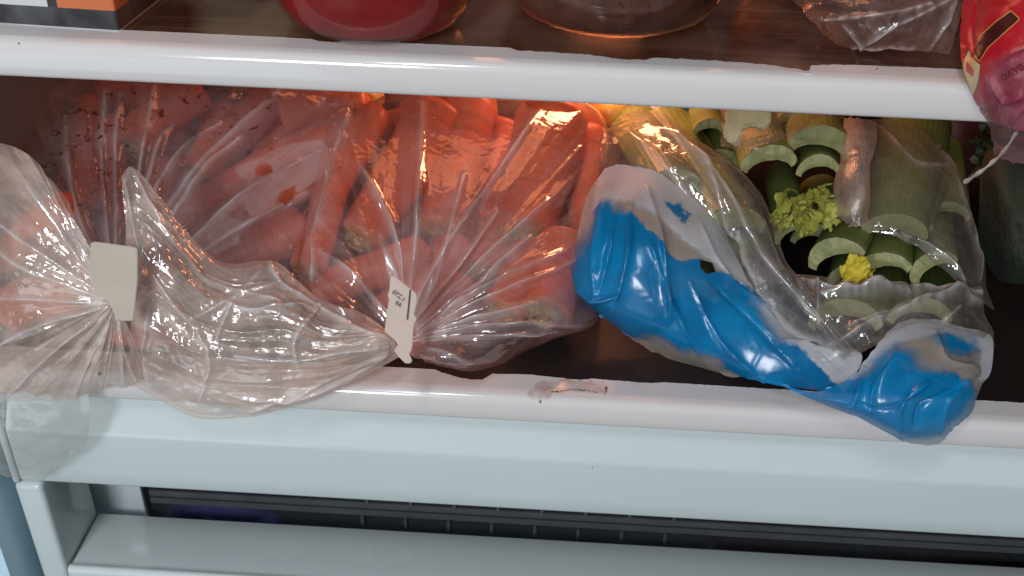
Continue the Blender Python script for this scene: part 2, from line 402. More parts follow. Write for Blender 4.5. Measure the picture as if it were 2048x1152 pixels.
def jagfun(pts, py, seed, base=0.0006):
    xs = [at(p, py, 0.02)[0] for p, _ in pts]; ds = [d for _, d in pts]
    def f(x):
        v = float(np.interp(x, xs, ds)); k = 0.35+min(v*300, 1.0)
        return max(0, v + base*k*1.6*(float(vnoise(x*420, 1.5, seed))+0.6*float(vnoise(x*1300, 4.5, seed))-0.8))
    return f
ZU = 0.1835; ZUB = 0.1669
jt = jagfun([(0, .0), (560, .0), (600, .0003), (625, .0008), (640, .0028), (680, .0028), (700, .0002), (1020, .0), (1032, .0030), (1140, .0034), (1200, .0050), (1240, .0084), (1290, .0070), (1310, .0040), (1420, .0044), (1500, .0056), (1560, .0078), (1600, .0110), (1615, .0110), (1622, .0044), (1700, .0018), (1900, .0012), (2048, .0006)], 100, 3)
jb = jagfun([(0, 0), (870, 0), (885, .0028), (930, .0068), (965, .0066), (985, .0010), (1060, .0), (1130, .0018), (1160, .0024), (1185, .0006), (1260, .0014), (1300, .0018), (1330, .0004), (1500, .0010), (2048, .0012)], 760, 5)
up = empty('glass_shelf', (0, 0.0, ZUB), label='upper tinted glass shelf with chipped white front rail, carrying the jars', cat='shelf')
trim('front_rail', ZU, ZUB, jt, up)
boxes('glass_pane', [(XL+0.002, XR-0.002, 0.011, 0.435, ZU-0.0065, ZU-0.0014)], M_GLASS_TOP, up)
lo = empty('glass_shelf', (0, 0.0, -0.015), label='lower dark shelf with a stained white front rail, carrying the vegetable bags', cat='shelf')
trim('front_rail', 0.0, -0.0165, jb, lo, True)
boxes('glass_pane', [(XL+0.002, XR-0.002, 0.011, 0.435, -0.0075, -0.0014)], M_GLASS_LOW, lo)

# pull-out pan frame below the lower shelf
ZP, ZLIP, YB, XP = -0.0821, -0.1531, 0.0463, -0.281
fr = empty('pan_frame', (0, 0.02, -0.17), label='white fridge drawer frame with a smooth top panel and a recessed grip slot', cat='drawer frame')
def extr(name, prof, x0, x1, mat, parent, n=60):
    xs = np.linspace(x0, x1, n); m = len(prof)
    V = [(x, y, z) for x in xs for y, z in prof]
    Fc = [f[::-1] for f in gridfaces(n, m)]
    return mesh_obj(name, V, Fc, mat, parent)
prof = [(0.060, -0.0175), (0.0155, -0.0175), (0.0125, -0.0195), (0.0100, -0.0235), (0.0078, -0.0290), (0.0050, -0.0340), (0.0022, -0.0390), (0.0013, -0.0406), (0.0007, -0.0416), (0.0003, -0.0428), (0.0001, -0.0445), (0.0, -0.058), (-0.0002, -0.070), (0.0, ZP+0.0025), (0.0008, ZP+0.0008), (0.0025, ZP), (0.0120, ZP), (0.0124, ZP+0.0004), (0.0125, ZP+0.01)]
extr('top_panel', prof, XP-0.012, XR-0.001, M_PANEL, fr)
lip = [(YB+0.001, ZLIP-0.02), (YB, ZLIP-0.0006), (YB-0.001, ZLIP), (0.006, ZLIP), (0.003, ZLIP+0.0002), (0.0018, ZLIP+0.0010), (0.0, ZLIP+0.0010), (-0.0016, ZLIP-0.0004), (-0.002, ZLIP-0.004), (-0.002, ZLIP-0.05)]
extr('grip_ledge', lip, XP+0.0005, XR-0.001, M_PANEL, fr)
boxes('side_post', [(XP-0.0165, XP, -0.0025, YB+0.001, ZLIP-0.05, ZP+0.0008-0.001)], M_PANEL, fr, bevel=0.003, seg=3)
boxes('side_post', [(XP-0.0165, XP-0.0125, -0.0022, 0.06, ZP, -0.018)], M_PANEL, fr, bevel=0.0018)
boxes('recess_panel', [(XP-0.010, XP+0.026, YB+0.012, YB+0.016, ZLIP-0.02, -0.03)], M_PANEL, fr, bevel=0.0008)
boxes('seam', [(XP+0.0004, XP+0.0013, 0.0, YB-0.0015, ZLIP-0.0004, ZLIP+0.0004)], mat_simple('seam_grime', (0.10, 0.085, 0.07), (0.22, 0.20, 0.18), 200, 0.8, 0.2), fr)
# clear crisper drawer seen through the slot
t = NT('smoked_clear_plastic'); tr_ = t.n('ShaderNodeBsdfTransparent'); tr_.inputs[0].default_value = (0.70, 0.70, 0.74, 1)
M_SMOKE = t.fin(t.mixsh(0.22, tr_.outputs[0], t.pbr((0.07, 0.075, 0.08), 0.2)))
M_RIB = mat_simple('clear_rib', (0.060, 0.068, 0.072), (0.085, 0.092, 0.10), 40, 0.25, 0.1)
M_BLUEBAG = mat_simple('blue_violet_bag', (0.22, 0.22, 0.95), (0.28, 0.26, 1.0), 60, 0.3, 0.8, 80, 0.003)
M_DARKV = mat_simple('dark_produce', (0.03, 0.016, 0.012), (0.10, 0.055, 0.04), 50, 0.6, 0.8, 90, 0.003)
cd = empty('crisper_drawer', (0.02, 0.07, -0.19), label='smoked clear crisper drawer with raised ribs, seen through the grip slot', cat='drawer')
boxes('drawer_front', [(XP+0.030, XR-0.004, YB+0.014, YB+0.017, -0.21, -0.088)], M_SMOKE, cd)
for i, z in enumerate((-0.1452, -0.1518)):
    boxes('rail', [(XP+0.031, XR-0.006, YB+0.0125, YB+0.0138, z-0.0024, z+0.0024)], M_RIB, cd)
for i in range(8):
    x = -0.110+i*0.0285
    boxes('rib', [(x, x+0.0022, YB+0.011, YB+0.0138, -0.172, -0.1545)], M_RIB, cd)
    boxes('rib', [(x+0.004, x+0.006, YB+0.011, YB+0.0138, -0.1425, -0.120)], M_RIB, cd)
# contents of the drawer
def blob(name, c, r, mat, seed, amp=0.25, n=40, parent=None, freq=3.0, **k):
    V = []
    for i in range(n+1):
        th = math.pi*i/n
        for j in range(n*2):
            ph = math.pi*j/n
            d = np.array([math.sin(th)*math.cos(ph), math.sin(th)*math.sin(ph), math.cos(th)])
            q = 1+amp*float(fbm(np.array(d[0]*freq+d[2]*2.1), np.array(d[1]*freq+d[2]*1.3+5), seed, 4))*2
            V.append(np.array(c)+d*np.array(r)*q)
    return mesh_obj(name, V, [f for f in gridfaces(n+1, n*2, True)], mat, parent, **k)
blob('blue_bag', at(450, 1018, 0.082), (0.034, 0.020, 0.028), M_BLUEBAG, 5, 0.3, 24, label='blue violet bag behind the smoked drawer front at its left end', cat='bag')
blob('beet', at(1560, 1085, 0.100), (0.05, 0.03, 0.035), mat_simple('beet_skin', (0.09, 0.03, 0.03), (0.2, 0.09, 0.08), 60, 0.5, 0.6), 8, 0.2, 24, label='dusky reddish vegetable behind the smoked drawer front, left of the other one', cat='vegetable')
blob('beet', at(1880, 1105, 0.100), (0.045, 0.03, 0.035), mat_simple('beet_skin_dark', (0.10, 0.035, 0.03), (0.24, 0.10, 0.08), 50, 0.5, 0.6), 9, 0.2, 24, label='dusky reddish vegetable behind the smoked drawer front at its right end', cat='vegetable')

# ============================================================ UPPER SHELF GOODS
def lathe(name, c, prof, mat, parent=None, n=64, sy=1.0, **k):
    V = [(c[0]+r*math.cos(2*math.pi*j/n), c[1]+r*sy*math.sin(2*math.pi*j/n), c[2]+z) for r, z in prof for j in range(n)]
    return mesh_obj(name, V, [f for f in gridfaces(len(prof), n, True)], mat, parent, **k)
t = NT('jar_glass'); v = t.coord()
lw = t.n('ShaderNodeLayerWeight'); lw.inputs[0].default_value = 0.5
gl = t.n('ShaderNodeBsdfGlossy'); gl.inputs['Roughness'].default_value = 0.03
tr_ = t.n('ShaderNodeBsdfTransparent'); tr_.inputs[0].default_value = (0.93, 0.9, 0.88, 1)
M_JAR = t.fin(t.mixsh(t.math('ADD', t.math('MULTIPLY', t.math('POWER', lw.outputs['Facing'], 4.5), 0.8), 0.05), tr_.outputs[0], gl.outputs[0]))
def jar(px, pyb, rpx, name, label, content, lidm):
    s = psize(px, pyb, 0.05); r = rpx*s
    p = atz(px, pyb, ZU); c = np.array([p[0], p[1]+r*0.82, ZU-0.0012])
    e = empty(name, c, label=label, cat='jar')
    out = [(0.002, 0.0005), (r*0.62, 0.0), (r*0.76, 0.0012), (r*0.88, 0.005), (r*0.96, 0.0115), (r, 0.020), (r, 0.075), (r*0.93, 0.090), (r*0.74, 0.098), (r*0.74, 0.112)]
    lathe('glass_body', c, out, M_JAR, e)
    ins = [(0.001, 0.0018)]+[(max(a-0.0016, 0.001), max(b, 0.0018)+0.0002) for a, b in out[1:8]]+[(0.001, 0.0905)]
    lathe('contents', c, ins, content, e)
    lathe('lid', c, [(r*0.77, 0.100), (r*0.78, 0.101), (r*0.78, 0.116), (r*0.74, 0.1175), (0.001, 0.118)], lidm, e)
M_RED = mat_simple('red_preserve', (0.20, 0.006, 0.008), (0.30, 0.014, 0.016), 45, 0.35, 0.25, 120, 0.001)
t = NT('brown_berry_spread'); v = t.coord()
c = t.mix(t.rng(t.noise(90, 4, vec=v), 0.35, 0.65), (0.07, 0.022, 0.016), (0.13, 0.055, 0.038))
c = t.mix(t.rng(t.noise(230, 2, vec=v), 0.62, 0.68, 0, 0.8), c, (0.05, 0.012, 0.01))
M_BROWN = t.fin(t.pbr(c, 0.45, t.bump(t.noise(150, 4, vec=v), 0.5, 0.001)))
M_LIDG = mat_simple('lid_metal', (0.55, 0.42, 0.2), (0.6, 0.47, 0.25), 30, 0.3, 0.1, Metallic=0.8)
jar(723, 92, 197, 'preserve_jar', 'round jar of bright red preserve on the upper shelf', M_RED, M_LIDG)
jar(1228, 80, 236, 'spread_jar', 'wide jar of speckled brown spread on the upper shelf', M_BROWN, M_LIDG)

# carton, rotated, printed black / white / orange
t = NT('carton_print'); sx = t.n('ShaderNodeSeparateXYZ'); t.set(sx.inputs[0], t.coord())
X_, Y_, Z_ = sx.outputs
blk = t.math('LESS_THAN', Z_, 0.0105); base_w = t.math('LESS_THAN', Z_, 0.0017)
org = t.math('GREATER_THAN', X_, -0.0285)
c = t.mix(org, (0.62, 0.62, 0.60), (0.62, 0.16, 0.05)); 
c = t.mix(t.math('MULTIPLY', t.math('GREATER_THAN', X_, -0.031), t.math('LESS_THAN', X_, -0.0265)), c, (0.03, 0.025, 0.025))
c = t.mix(blk, c, t.mix(t.rng(t.noise(60, 4), 0.4, 0.75), (0.02, 0.02, 0.024), (0.10, 0.10, 0.11)))
c = t.mix(base_w, c, (0.55, 0.55, 0.56))
M_CARTON = t.fin(t.pbr(c, 0.4, t.bump(t.noise(90, 4), 0.15, 0.001)))
pc = atz(238, 63, ZU)
e = empty('drink_carton', (pc[0], pc[1], ZU-0.0012), label='carton printed black, white and orange standing at the left of the upper shelf', cat='carton')
e.rotation_euler = (0, 0, 0)
def carton_body():
    bm = bmesh.new(); box_bm(bm, -0.085, 0, 0, 0.075, 0, 0.14)
    bmesh.ops.rotate(bm, verts=bm.verts, cent=(0, 0, 0), matrix=Matrix.Rotation(math.radians(-3), 3, 'Z'))
    bmesh.ops.bevel(bm, geom=list(bm.edges), offset=0.0012, segments=3, affect='EDGES', profile=0.5)
    V = [np.array(v.co)+np.array(e.location) for v in bm.verts]; bm.verts.index_update()
    Fc = [tuple(v.index for v in f.verts) for f in bm.faces]; bm.free(); return V, Fc
V, Fc = carton_body(); mesh_obj('carton_body', V, Fc, M_CARTON, e)
boxes('cap', [(pc[0]-0.055, pc[0]-0.033, pc[1]+0.025, pc[1]+0.047, ZU+0.139, ZU+0.152)], mat_simple('cap_plastic', (0.6, 0.15, 0.05), (0.6, 0.17, 0.06)), e, bevel=0.003)
lathe('cream_tub', tuple(atz(500, -2, ZU)[:2]+np.array([-0.004, 0.065]))+(ZU-0.0012,), [(0.001, 0.0), (0.052, 0), (0.056, 0.004), (0.062, 0.06), (0.064, 0.062), (0.064, 0.068), (0.001, 0.07)],
      mat_simple('cream_tub_plastic', (0.50, 0.40, 0.27), (0.56, 0.45, 0.31), 30, 0.4, 0.1), label='cream coloured tub behind the red preserve jar', cat='tub')

# ============================================================ FILM BUILDER
def film(name, grid, nu, nv, mat, parent, seed=0, layers=((30, 0.004), (90, 0.0012)), pleat=None, attr_polys=None, uvs=None, fade=None, jag=0.0, creases=(), radial=0, **k):
    """grid: rows x columns of (px, py, Y). Smoothly subdivided, unprojected, then crumpled along its normal."""
    G = np.array(grid, float)
    A = crom(G, nu); A = np.transpose(crom(np.transpose(A, (1, 0, 2)), nv), (1, 0, 2))
    if jag:
        for idx in (0, -1):
            nz = (vnoise(np.arange(nv)*0.33, seed*1.0+idx)-0.5)*jag+(vnoise(np.arange(nv)*0.11, seed*2.0+idx)-0.5)*jag*2
            A[idx, :, 1] += nz
            A[idx, :, 0] += nz*0.4
    PX, PY, PZ = A[..., 0], A[..., 1], A[..., 2]
    D = FW[None, None]*F + RT[None, None]*(PX-1024)[..., None] - UP[None, None]*(PY-576)[..., None]
    T = (PZ-CAM[1])/D[..., 1]; P = CAM+D*T[..., None]
    du = np.gradient(P, axis=0); dv = np.gradient(P, axis=1)
    N = np.cross(du, dv); N /= np.linalg.norm(N, axis=2, keepdims=True)+1e-12
    flip = np.sign(np.sum(N*(CAM-P), axis=2).mean()); N *= flip
    S = np.cumsum(np.linalg.norm(du, axis=2), axis=0); Tt = np.cumsum(np.linalg.norm(dv, axis=2), axis=1)
    X2, Y2 = P@RT, P@UP
    if radial:
        wlen = float(np.linalg.norm(np.gradient(P, axis=1), axis=2).sum(1).mean())
        X2 = S*radial+seed; Y2 = np.tile(np.linspace(0, 1, nv)[None], (nu, 1))*wlen*0.9
    h = crumple(X2, Y2, seed, layers)
    if fade is not None:
        h *= np.clip(np.linspace(0, 1, nu)[:, None]/fade, 0.1, 1)
    uu, vv = np.meshgrid(np.linspace(0, 1, nu), np.linspace(0, 1, nv), indexing='ij')
    if pleat:
        for (cnt, amp, sharp) in pleat:
            ph = vv*cnt+fbm(vv*cnt*0.5, uu*0.5, seed+31)*2.6
            env = np.sin(np.clip(uu*1.05, 0, 1)*math.pi*0.62)**0.8*(1-0.55*uu)
            env = env*(0.35+vnoise(vv*cnt*0.7, uu*1.5, seed+41)*1.1)
            h += amp*env*((1-tri(ph))**sharp-0.4)
    fold = np.zeros(PX.shape)
    for pts, amp, wd in creases:
        Q = crom(np.array(pts, float), 24); dd = np.full(PX.shape, 1e9); along = np.zeros(PX.shape)
        for i in range(len(Q)-1):
            e_ = Q[i+1]-Q[i]; tt = np.clip(((PX-Q[i][0])*e_[0]+(PY-Q[i][1])*e_[1])/(e_@e_+1e-9), 0, 1)
            d_ = np.hypot(PX-Q[i][0]-tt*e_[0], PY-Q[i][1]-tt*e_[1]); along = np.where(d_ < dd, (i+tt)/(len(Q)-1), along); dd = np.minimum(dd, d_)
        fold = np.maximum(fold, np.exp(-dd/(wd*0.9)))
        dd = np.abs(dd+(vnoise(PX*0.03, PY*0.03, seed)-0.5)*wd*1.2)
        h += amp*np.exp(-np.sqrt(dd*dd+2.0)/wd)*(0.55+0.9*vnoise(PX*0.018, PY*0.018, seed+3))*(np.sin(np.clip(along, 0, 1)*math.pi)**0.4*0.9+0.1)
    P = P+N*h[..., None]
    at_ = {'fold': fold*(0.4+vnoise(uu*9, vv*40, seed)), 'gather': np.clip(1-uu*1.6, 0, 1)**2*(1.0 if fade is not None else 0.0)}
    for an, poly in (attr_polys or {}).items():
        if poly is None: at_[an] = np.full(PX.size, -80.0)
        elif isinstance(poly[0][0], (tuple, list)):
            q = np.full(PX.shape, -200.0)
            for pl in poly: q = np.maximum(q, sdf(pl, PX, PY))
            at_[an] = q
        else: at_[an] = sdf(poly, PX, PY)
    UV = np.stack([uu, vv], -1).reshape(-1, 2)
    Fc = gridfaces(nu, nv)
    return mesh_obj(name, P.reshape(-1, 3), Fc, mat, parent, attrs=at_, uv=UV, **k)

def fan(center, rim, mids=((0.33, 0), (0.66, 0)), yb=0.0, back=None):
    """rows from the gather point out to the rim"""
    C = np.array(center, float); R_ = np.array(rim, float)
    rows = [C+(R_-C)*0.02]
    for f, dy in mids:
        q = C+(R_-C)*f; q[:, 2] += dy; rows.append(q)
    rows.append(R_)
    if back is not None:
        q = R_.copy(); q[:, 2] += back; q[:, :2] = C[:2]+(R_[:, :2]-C[:2])*0.985; rows.append(q)
    return np.array(rows)

M_FILM = mat_film('clear_bag_film', 0.10, 0.26, fine=0.45, hazecol=(0.82, 0.52, 0.50), drops=0.2, aniso=(1.6, 34, 1), rough=0.08, spec=0.12, streak=0.20)
M_FILM_L = mat_film('fogged_bag_film', 0.26, 0.32, fine=0.5, hazecol=(0.58, 0.44, 0.47), drops=0.15, rough=0.08, aniso=(1.6, 26, 1), hscale=28, patches=True, spec=0.10, streak=0.14)
M_TAIL = mat_film('crinkled_bag_film', 0.30, 0.46, fine=0.6, hazecol=(0.92, 0.74, 0.64), rough=0.05, spec=0.09, aniso=(1.8, 20, 1), streak=0.14)  # warm room light on the film is put into its beige haze
M_HANG = mat_film('thin_bag_film', 0.26, 0.12, fine=0.35, hazecol=(0.66, 0.66, 0.62), rough=0.10, spec=0.05, streak=0.05)
M_CFILM = mat_film('clear_celery_film', 0.15, 0.18, fine=0.5, hazecol=(0.50, 0.44, 0.38), rough=0.07, spec=0.09)

# ============================================================ CARROTS
def carrot(pts, r0, r1, Yf, label, group, off=0.0, crown=True, seed=0, tip=True):
    """pts: pixels from crown to tip; r0, r1 radius in pixels; Yf(py) the depth of the bag surface"""
    P = []
    for q in pts:
        px, py = q[0], q[1]; ex = q[2] if len(q) > 2 else 0
        Y = Yf(py)+off+ex+(0.014 if group.endswith('left bag') else 0.004)
        P.append(at(px, py, Y))
    s = psize(pts[0][0], pts[0][1], Yf(pts[0][1])+off)
    P = crom(np.array(P), 40); n = len(P); m = 28
    s0, s1 = r0*s, r1*s
    T = np.gradient(P, axis=0); T /= np.linalg.norm(T, axis=1, keepdims=True)
    V = []; ring = []; cr_ = []
    rr = random.Random(seed); ph = [rr.random()*9 for _ in range(4)]
    lines = [(rr.random(), rr.random()*6.28, 0.5+rr.random()) for _ in range(16)]
    ref = np.array([0.1, 0.2, 1.0])
    for i in range(n):
        f = i/(n-1); r = s0+(s1-s0)*f
        edge = min(1.0, (f/0.05)); r *= math.sqrt(max(0.0, 1-(1-edge)**2))*0.62+0.38 if f < 0.05 else 1
        if not tip and f > 0.94: r *= math.sqrt(max(0.02, 1-((f-0.94)/0.06)**2))
        if tip and f > 0.9: r *= math.sqrt(max(0.02, 1-((f-0.9)/0.1)**2))
        r *= 1+0.025*math.sin(f*9+ph[0])+0.008*math.sin(f*31+ph[1])
        a = np.cross(T[i], ref); a /= np.linalg.norm(a); b = np.cross(T[i], a)
        for j in range(m):
            t_ = 2*math.pi*j/m; q = r*(1+0.04*math.sin(2*t_+ph[2])+0.03*math.sin(3*t_+ph[3]+f*2))
            V.append(P[i]+(a*math.cos(t_)+b*math.sin(t_))*q)
            ln = 0
            for (lf, la, lw_) in lines:
                if abs(f-lf) < 0.014 and math.cos(t_-la) > 0.3: ln = max(ln, lw_)
            ring.append(min(ln, 1)); cr_.append(max(0, 1-f/0.06) if crown else 0)
    Fc = gridfaces(n, m, True)
    base = P[0]
    e = empty('carrot', base, label=label, cat='carrot', group=group)
    k = len(V); V.append(P[-1]+T[-1]*s1*0.15); ring.append(0); cr_.append(0)
    Fc += [((n-1)*m+j, (n-1)*m+(j+1) % m, k) for j in range(m)]
    k = len(V); V.append(P[0]); ring.append(0); cr_.append(1)
    Fc += [((j+1) % m, j, k) for j in range(m)]
    mesh_obj('root', V, Fc, M_CARROT, e, attrs={'ring': ring, 'crown': cr_})
    if crown:
        a = np.cross(T[0], ref); a /= np.linalg.norm(a); b = np.cross(T[0], a); W = []; nn = 9; mm = 26
        for i in range(nn):
            f = i/(nn-1); rad = s0*0.66*(1-f)
            hgt = [0.0, 0.10, 0.20, 0.18, 0.06, 0.0, 0.06, 0.15, 0.2][i]*s0
            for j in range(mm):
                t_ = 2*math.pi*j/mm; jit = 1+0.22*(rr.random()-0.5)
                W.append(P[0]-T[0]*(hgt*jit*1.4-0.0004)+(a*math.cos(t_)+b*math.sin(t_))*rad*jit)
        mesh_obj('crown', W, gridfaces(nn, mm, True), M_CROWN, e)
    return e

Y2 = lambda py: 0.018+(690-py)*0.000306
G2 = 'carrots in the middle bag'
carrot([(608, 548), (640, 470), (665, 380), (715, 290), (760, 210)], 34, 36, Y2, 'thin bent bright carrot running up the left side of the middle bag, pale crown down', G2, 0.010, seed=1)
carrot([(716, 484), (770, 400), (830, 310), (880, 210)], 46, 62, Y2, 'carrot with its round pale crown end facing out, left of centre in the middle bag', G2, 0.024, seed=2, tip=False)
carrot([(1045, 482), (1062, 400), (1085, 320), (1105, 220)], 62, 82, Y2, 'thickest carrot of the middle bag, greenish rough crown pointing down at the right', G2, 0.022, seed=3, tip=False)
carrot([(880, 470), (900, 380), (915, 300), (940, 200)], 50, 66, Y2, 'broad carrot in the centre of the middle bag behind the long folds', G2, 0.035, seed=4, tip=False)
carrot([(600, 600), (690, 562), (780, 530), (860, 500)], 36, 42, Y2, 'carrot lying almost level just above the lower left corner of the middle bag', G2, 0.024, seed=5, crown=False)
carrot([(958, 545), (1000, 470), (1030, 400), (1060, 300)], 40, 46, Y2, 'carrot with a dark crown just left of and below the thickest carrot', G2, 0.036, seed=6)
carrot([(1092, 632), (1105, 585), (1120, 530), (1130, 470)], 56, 52, Y2, 'carrot nearest the bottom right of the middle bag, bright ring round its crown', G2, 0.014, seed=7, tip=False)
carrot([(1000, 630), (1030, 580), (1060, 520), (1080, 480)], 46, 46, Y2, 'carrot with a brown crown left of the bottom right carrot', G2, 0.026, seed=8, tip=False)
carrot([(990, 205), (900, 230), (820, 250), (730, 270)], 50, 40, lambda p: 0.20, 'glowing orange carrot lying crosswise at the top of the middle bag', G2, 0.0, crown=False, seed=9)
carrot([(1165, 530), (1170, 440), (1175, 350), (1180, 250)], 34, 40, Y2, 'darker carrot along the right edge of the middle bag', G2, 0.044, seed=10)
carrot([(800, 700), (850, 660), (900, 600), (940, 560)], 34, 38, Y2, 'small carrot low in the middle bag behind the printed clip', G2, 0.020, seed=11, crown=False)
carrot([(760, 640), (830, 590), (880, 540), (930, 480)], 42, 48, Y2, 'carrot in the lower middle of the bag behind the clear folds', G2, 0.038, seed=12, crown=False)
for q, (a, b) in enumerate([((760, 350), (690, 520)), ((1000, 250), (960, 480)), ((850, 210), (800, 420)), ((1120, 420), (1010, 560)), ((960, 320), (870, 640)), ((1180, 300), (1080, 400))]):
    carrot([a, ((a[0]+b[0])/2, (a[1]+b[1])/2), b], 50, 38, Y2, 'carrot buried deep in the middle bag behind the front ones', G2, 0.065, seed=20+q, crown=False)

Y1 = lambda py: 0.020+(640-py)*0.00030
G1 = 'carrots in the left bag'
carrot([(345, 452), (440, 390), (530, 335), (690, 262)], 34, 38, Y1, 'carrot slanting up to the right across the left bag, under the upper white print patch', G1, 0.016, seed=31, tip=False)
carrot([(395, 492), (470, 445), (560, 390), (690, 315)], 40, 42, Y1, 'carrot slanting up to the right under the lower white print patch of the left bag', G1, 0.012, seed=32, tip=False)
carrot([(268, 298), (300, 250), (350, 210), (400, 170)], 42, 46, Y1, 'short carrot at the top of the left bag with a greyish crown', G1, 0.018, seed=33, tip=False)
carrot([(392, 352), (440, 290), (500, 240), (560, 190)], 40, 44, Y1, 'carrot with a grey crown in the middle of the left bag', G1, 0.030, seed=34, tip=False)
carrot([(175, 430), (172, 350), (175, 270), (182, 190)], 28, 26, Y1, 'upright slender carrot near the left edge of the left bag', G1, 0.016, seed=35)
carrot([(235, 470), (228, 400), (225, 320), (220, 230)], 32, 30, Y1, 'upright carrot just right of the slender one in the left bag', G1, 0.024, seed=36)
carrot([(592, 492), (560, 450), (600, 400), (640, 340)], 34, 38, Y1, 'carrot with a pale crown at the right edge of the left bag', G1, 0.032, seed=37)
carrot([(430, 540), (500, 505), (560, 480), (620, 440)], 50, 46, Y1, 'fat mauve looking carrot low in the left bag above the crinkled bag mouth', G1, 0.022, seed=38, crown=False)
carrot([(560, 230), (620, 215), (680, 210), (740, 200)], 52, 40, Y1, 'carrot at the top right of the left bag under a hazy patch', G1, 0.020, seed=39, crown=False)
carrot([(300, 560), (360, 500), (420, 440), (470, 400)], 42, 44, Y1, 'carrot behind the tall creased flap right of the blank clip', G1, 0.034, seed=40, crown=False)
carrot([(100, 470), (110, 400), (120, 330), (130, 260)], 36, 32, Y1, 'dark carrot at the far left of the left bag', G1, 0.030, seed=41, crown=False)
carrot([(230, 700), (280, 690), (330, 680), (380, 670)], 46, 40, lambda p: 0.012, 'carrot low on the left under the gathered necks, seen as a red patch', G1, 0.014, seed=42, crown=False)
carrot([(20, 620), (60, 600), (110, 590), (170, 580)], 52, 46, lambda p: 0.030, 'carrot behind the radiating folds at the left border', G1, 0.0, seed=43, crown=False)
carrot([(20, 520), (60, 480), (100, 440), (150, 420)], 50, 46, lambda p: 0.055, 'carrot at the left border above the one behind the radiating folds', G1, 0.0, seed=44, crown=False)
for q, (a, b) in enumerate([((340, 230), (300, 420)), ((450, 220), (420, 420)), ((560, 260), (500, 450)), ((150, 300), (200, 500)), ((420, 600), (560, 560)), ((330, 320), (330, 520)), ((640, 240), (560, 380)), ((200, 190), (330, 200))]):
    carrot([a, ((a[0]+b[0])/2, (a[1]+b[1])/2), b], 46, 36, Y1, 'carrot buried deep in the left bag behind the front ones', G1, 0.055, seed=50+q, crown=False)

# ============================================================ BAGS OF CARROTS
b1 = empty('carrot_bag', at(330, 560, 0.03), label='left fogged bag of carrots gathered at the blank clip, mouth hanging over the rail', cat='plastic bag')
rim1 = [(-40, 430, .080), (-50, 300, .12), (0, 190, .155), (110, 155, .172), (200, 155, .178), (330, 160, .18), (480, 165, .18), (620, 172, .18), (705, 205, .17), (680, 300, .14), (640, 400, .11), (605, 500, .08), (590, 590, .055), (500, 660, .035), (380, 720, .02), (270, 740, .012)]
film('bag_body', fan((238, 610, 0.004), rim1, ((0.25, 0.0), (0.5, -0.004), (0.78, -0.004)), back=0.06), 170, 420, M_FILM_L, b1, 3, ((30, 0.0042), (90, 0.0012)), radial=0.4, pleat=((9, 0.004, 1.3), (26, 0.0010, 1.5)), fade=0.3,
 attr_polys={'patch': [[(478, 338), (520, 322), (560, 300), (640, 288), (650, 300), (560, 340), (545, 328), (520, 326), (500, 352)], [(492, 400), (560, 340), (640, 300), (655, 330), (600, 375), (560, 372), (540, 398), (540, 425), (505, 425)], [(425, 460), (450, 440), (475, 446), (470, 480), (430, 500)]],
  'bare': [[(508, 338), (520, 326), (540, 332), (545, 346), (528, 354), (514, 350)], [(556, 400), (570, 380), (590, 372), (588, 398), (568, 412)], [(618, 188), (634, 182), (640, 200), (628, 212), (616, 202)]],
  'dirt': [(150, 175), (330, 170), (560, 200), (540, 300), (430, 270), (300, 260), (160, 420), (60, 420), (90, 280)]},
 creases=[([(240, 190), (232, 330), (236, 560)], .005, 5), ([(210, 180), (205, 330), (225, 560)], .004, 6), ([(310, 170), (290, 290), (250, 560)], .005, 4), ([(345, 250), (318, 292), (262, 500)], .004, 4),
  ([(440, 245), (330, 350), (255, 560)], .005, 5), ([(480, 275), (390, 365), (262, 590)], .005, 5), ([(640, 300), (480, 400), (270, 600)], .005, 6), ([(610, 385), (460, 470), (275, 610)], .005, 6), ([(560, 180), (400, 330), (250, 570)], .004, 6), ([(130, 230), (150, 400), (215, 580)], .005, 7)])
tail1 = [(182, 492, .0), (140, 418, .01), (84, 332, .02), (10, 288, .03), (-60, 300, .035), (-90, 420, .02), (-90, 600, .0), (-70, 730, -.01), (-10, 800, -.012), (70, 800, -.012), (150, 798, -.012), (215, 780, -.010), (262, 775, -.008), (300, 760, -.006)]
film('bag_mouth', fan((232, 600, -0.010), tail1, ((0.3, -0.004), (0.6, -0.008), (0.85, -0.004))), 190, 420, M_TAIL, b1, 7, ((32, 0.0045), (90, 0.0015), (240, 0.0005)), radial=0.5, pleat=((9, 0.005, 1.3), (26, 0.0012, 1.6)), fade=0.3,
 creases=[([(-20, 490), (60, 540), (215, 600)], .0035, 4), ([(-20, 440), (90, 510), (215, 595)], .003, 3), ([(60, 370), (120, 450), (210, 585)], .0035, 4), ([(90, 350), (150, 470), (215, 580)], .003, 3), ([(-20, 600), (60, 600), (210, 608)], .003, 3), ([(-20, 700), (80, 650), (212, 615)], .0035, 3.5), ([(20, 790), (110, 700), (218, 625)], .003, 3), ([(150, 790), (190, 700), (225, 630)], .0035, 3), ([(250, 770), (245, 690), (232, 635)], .004, 6)])
hang = [[(-30, 780, -.014), (40, 775, -.014), (110, 780, -.014), (176, 790, -.014)],
        [(-40, 840, -.018), (40, 840, -.020), (110, 840, -.020), (178, 845, -.016)],
        [(-30, 890, -.018), (40, 890, -.020), (110, 890, -.018), (166, 900, -.014)],
        [(-5, 950, -.012), (40, 960, -.014), (75, 965, -.012), (88, 962, -.010)]]
film('hanging_corner', hang, 60, 60, M_HANG, b1, 9, ((26, 0.006), (80, 0.0018)))

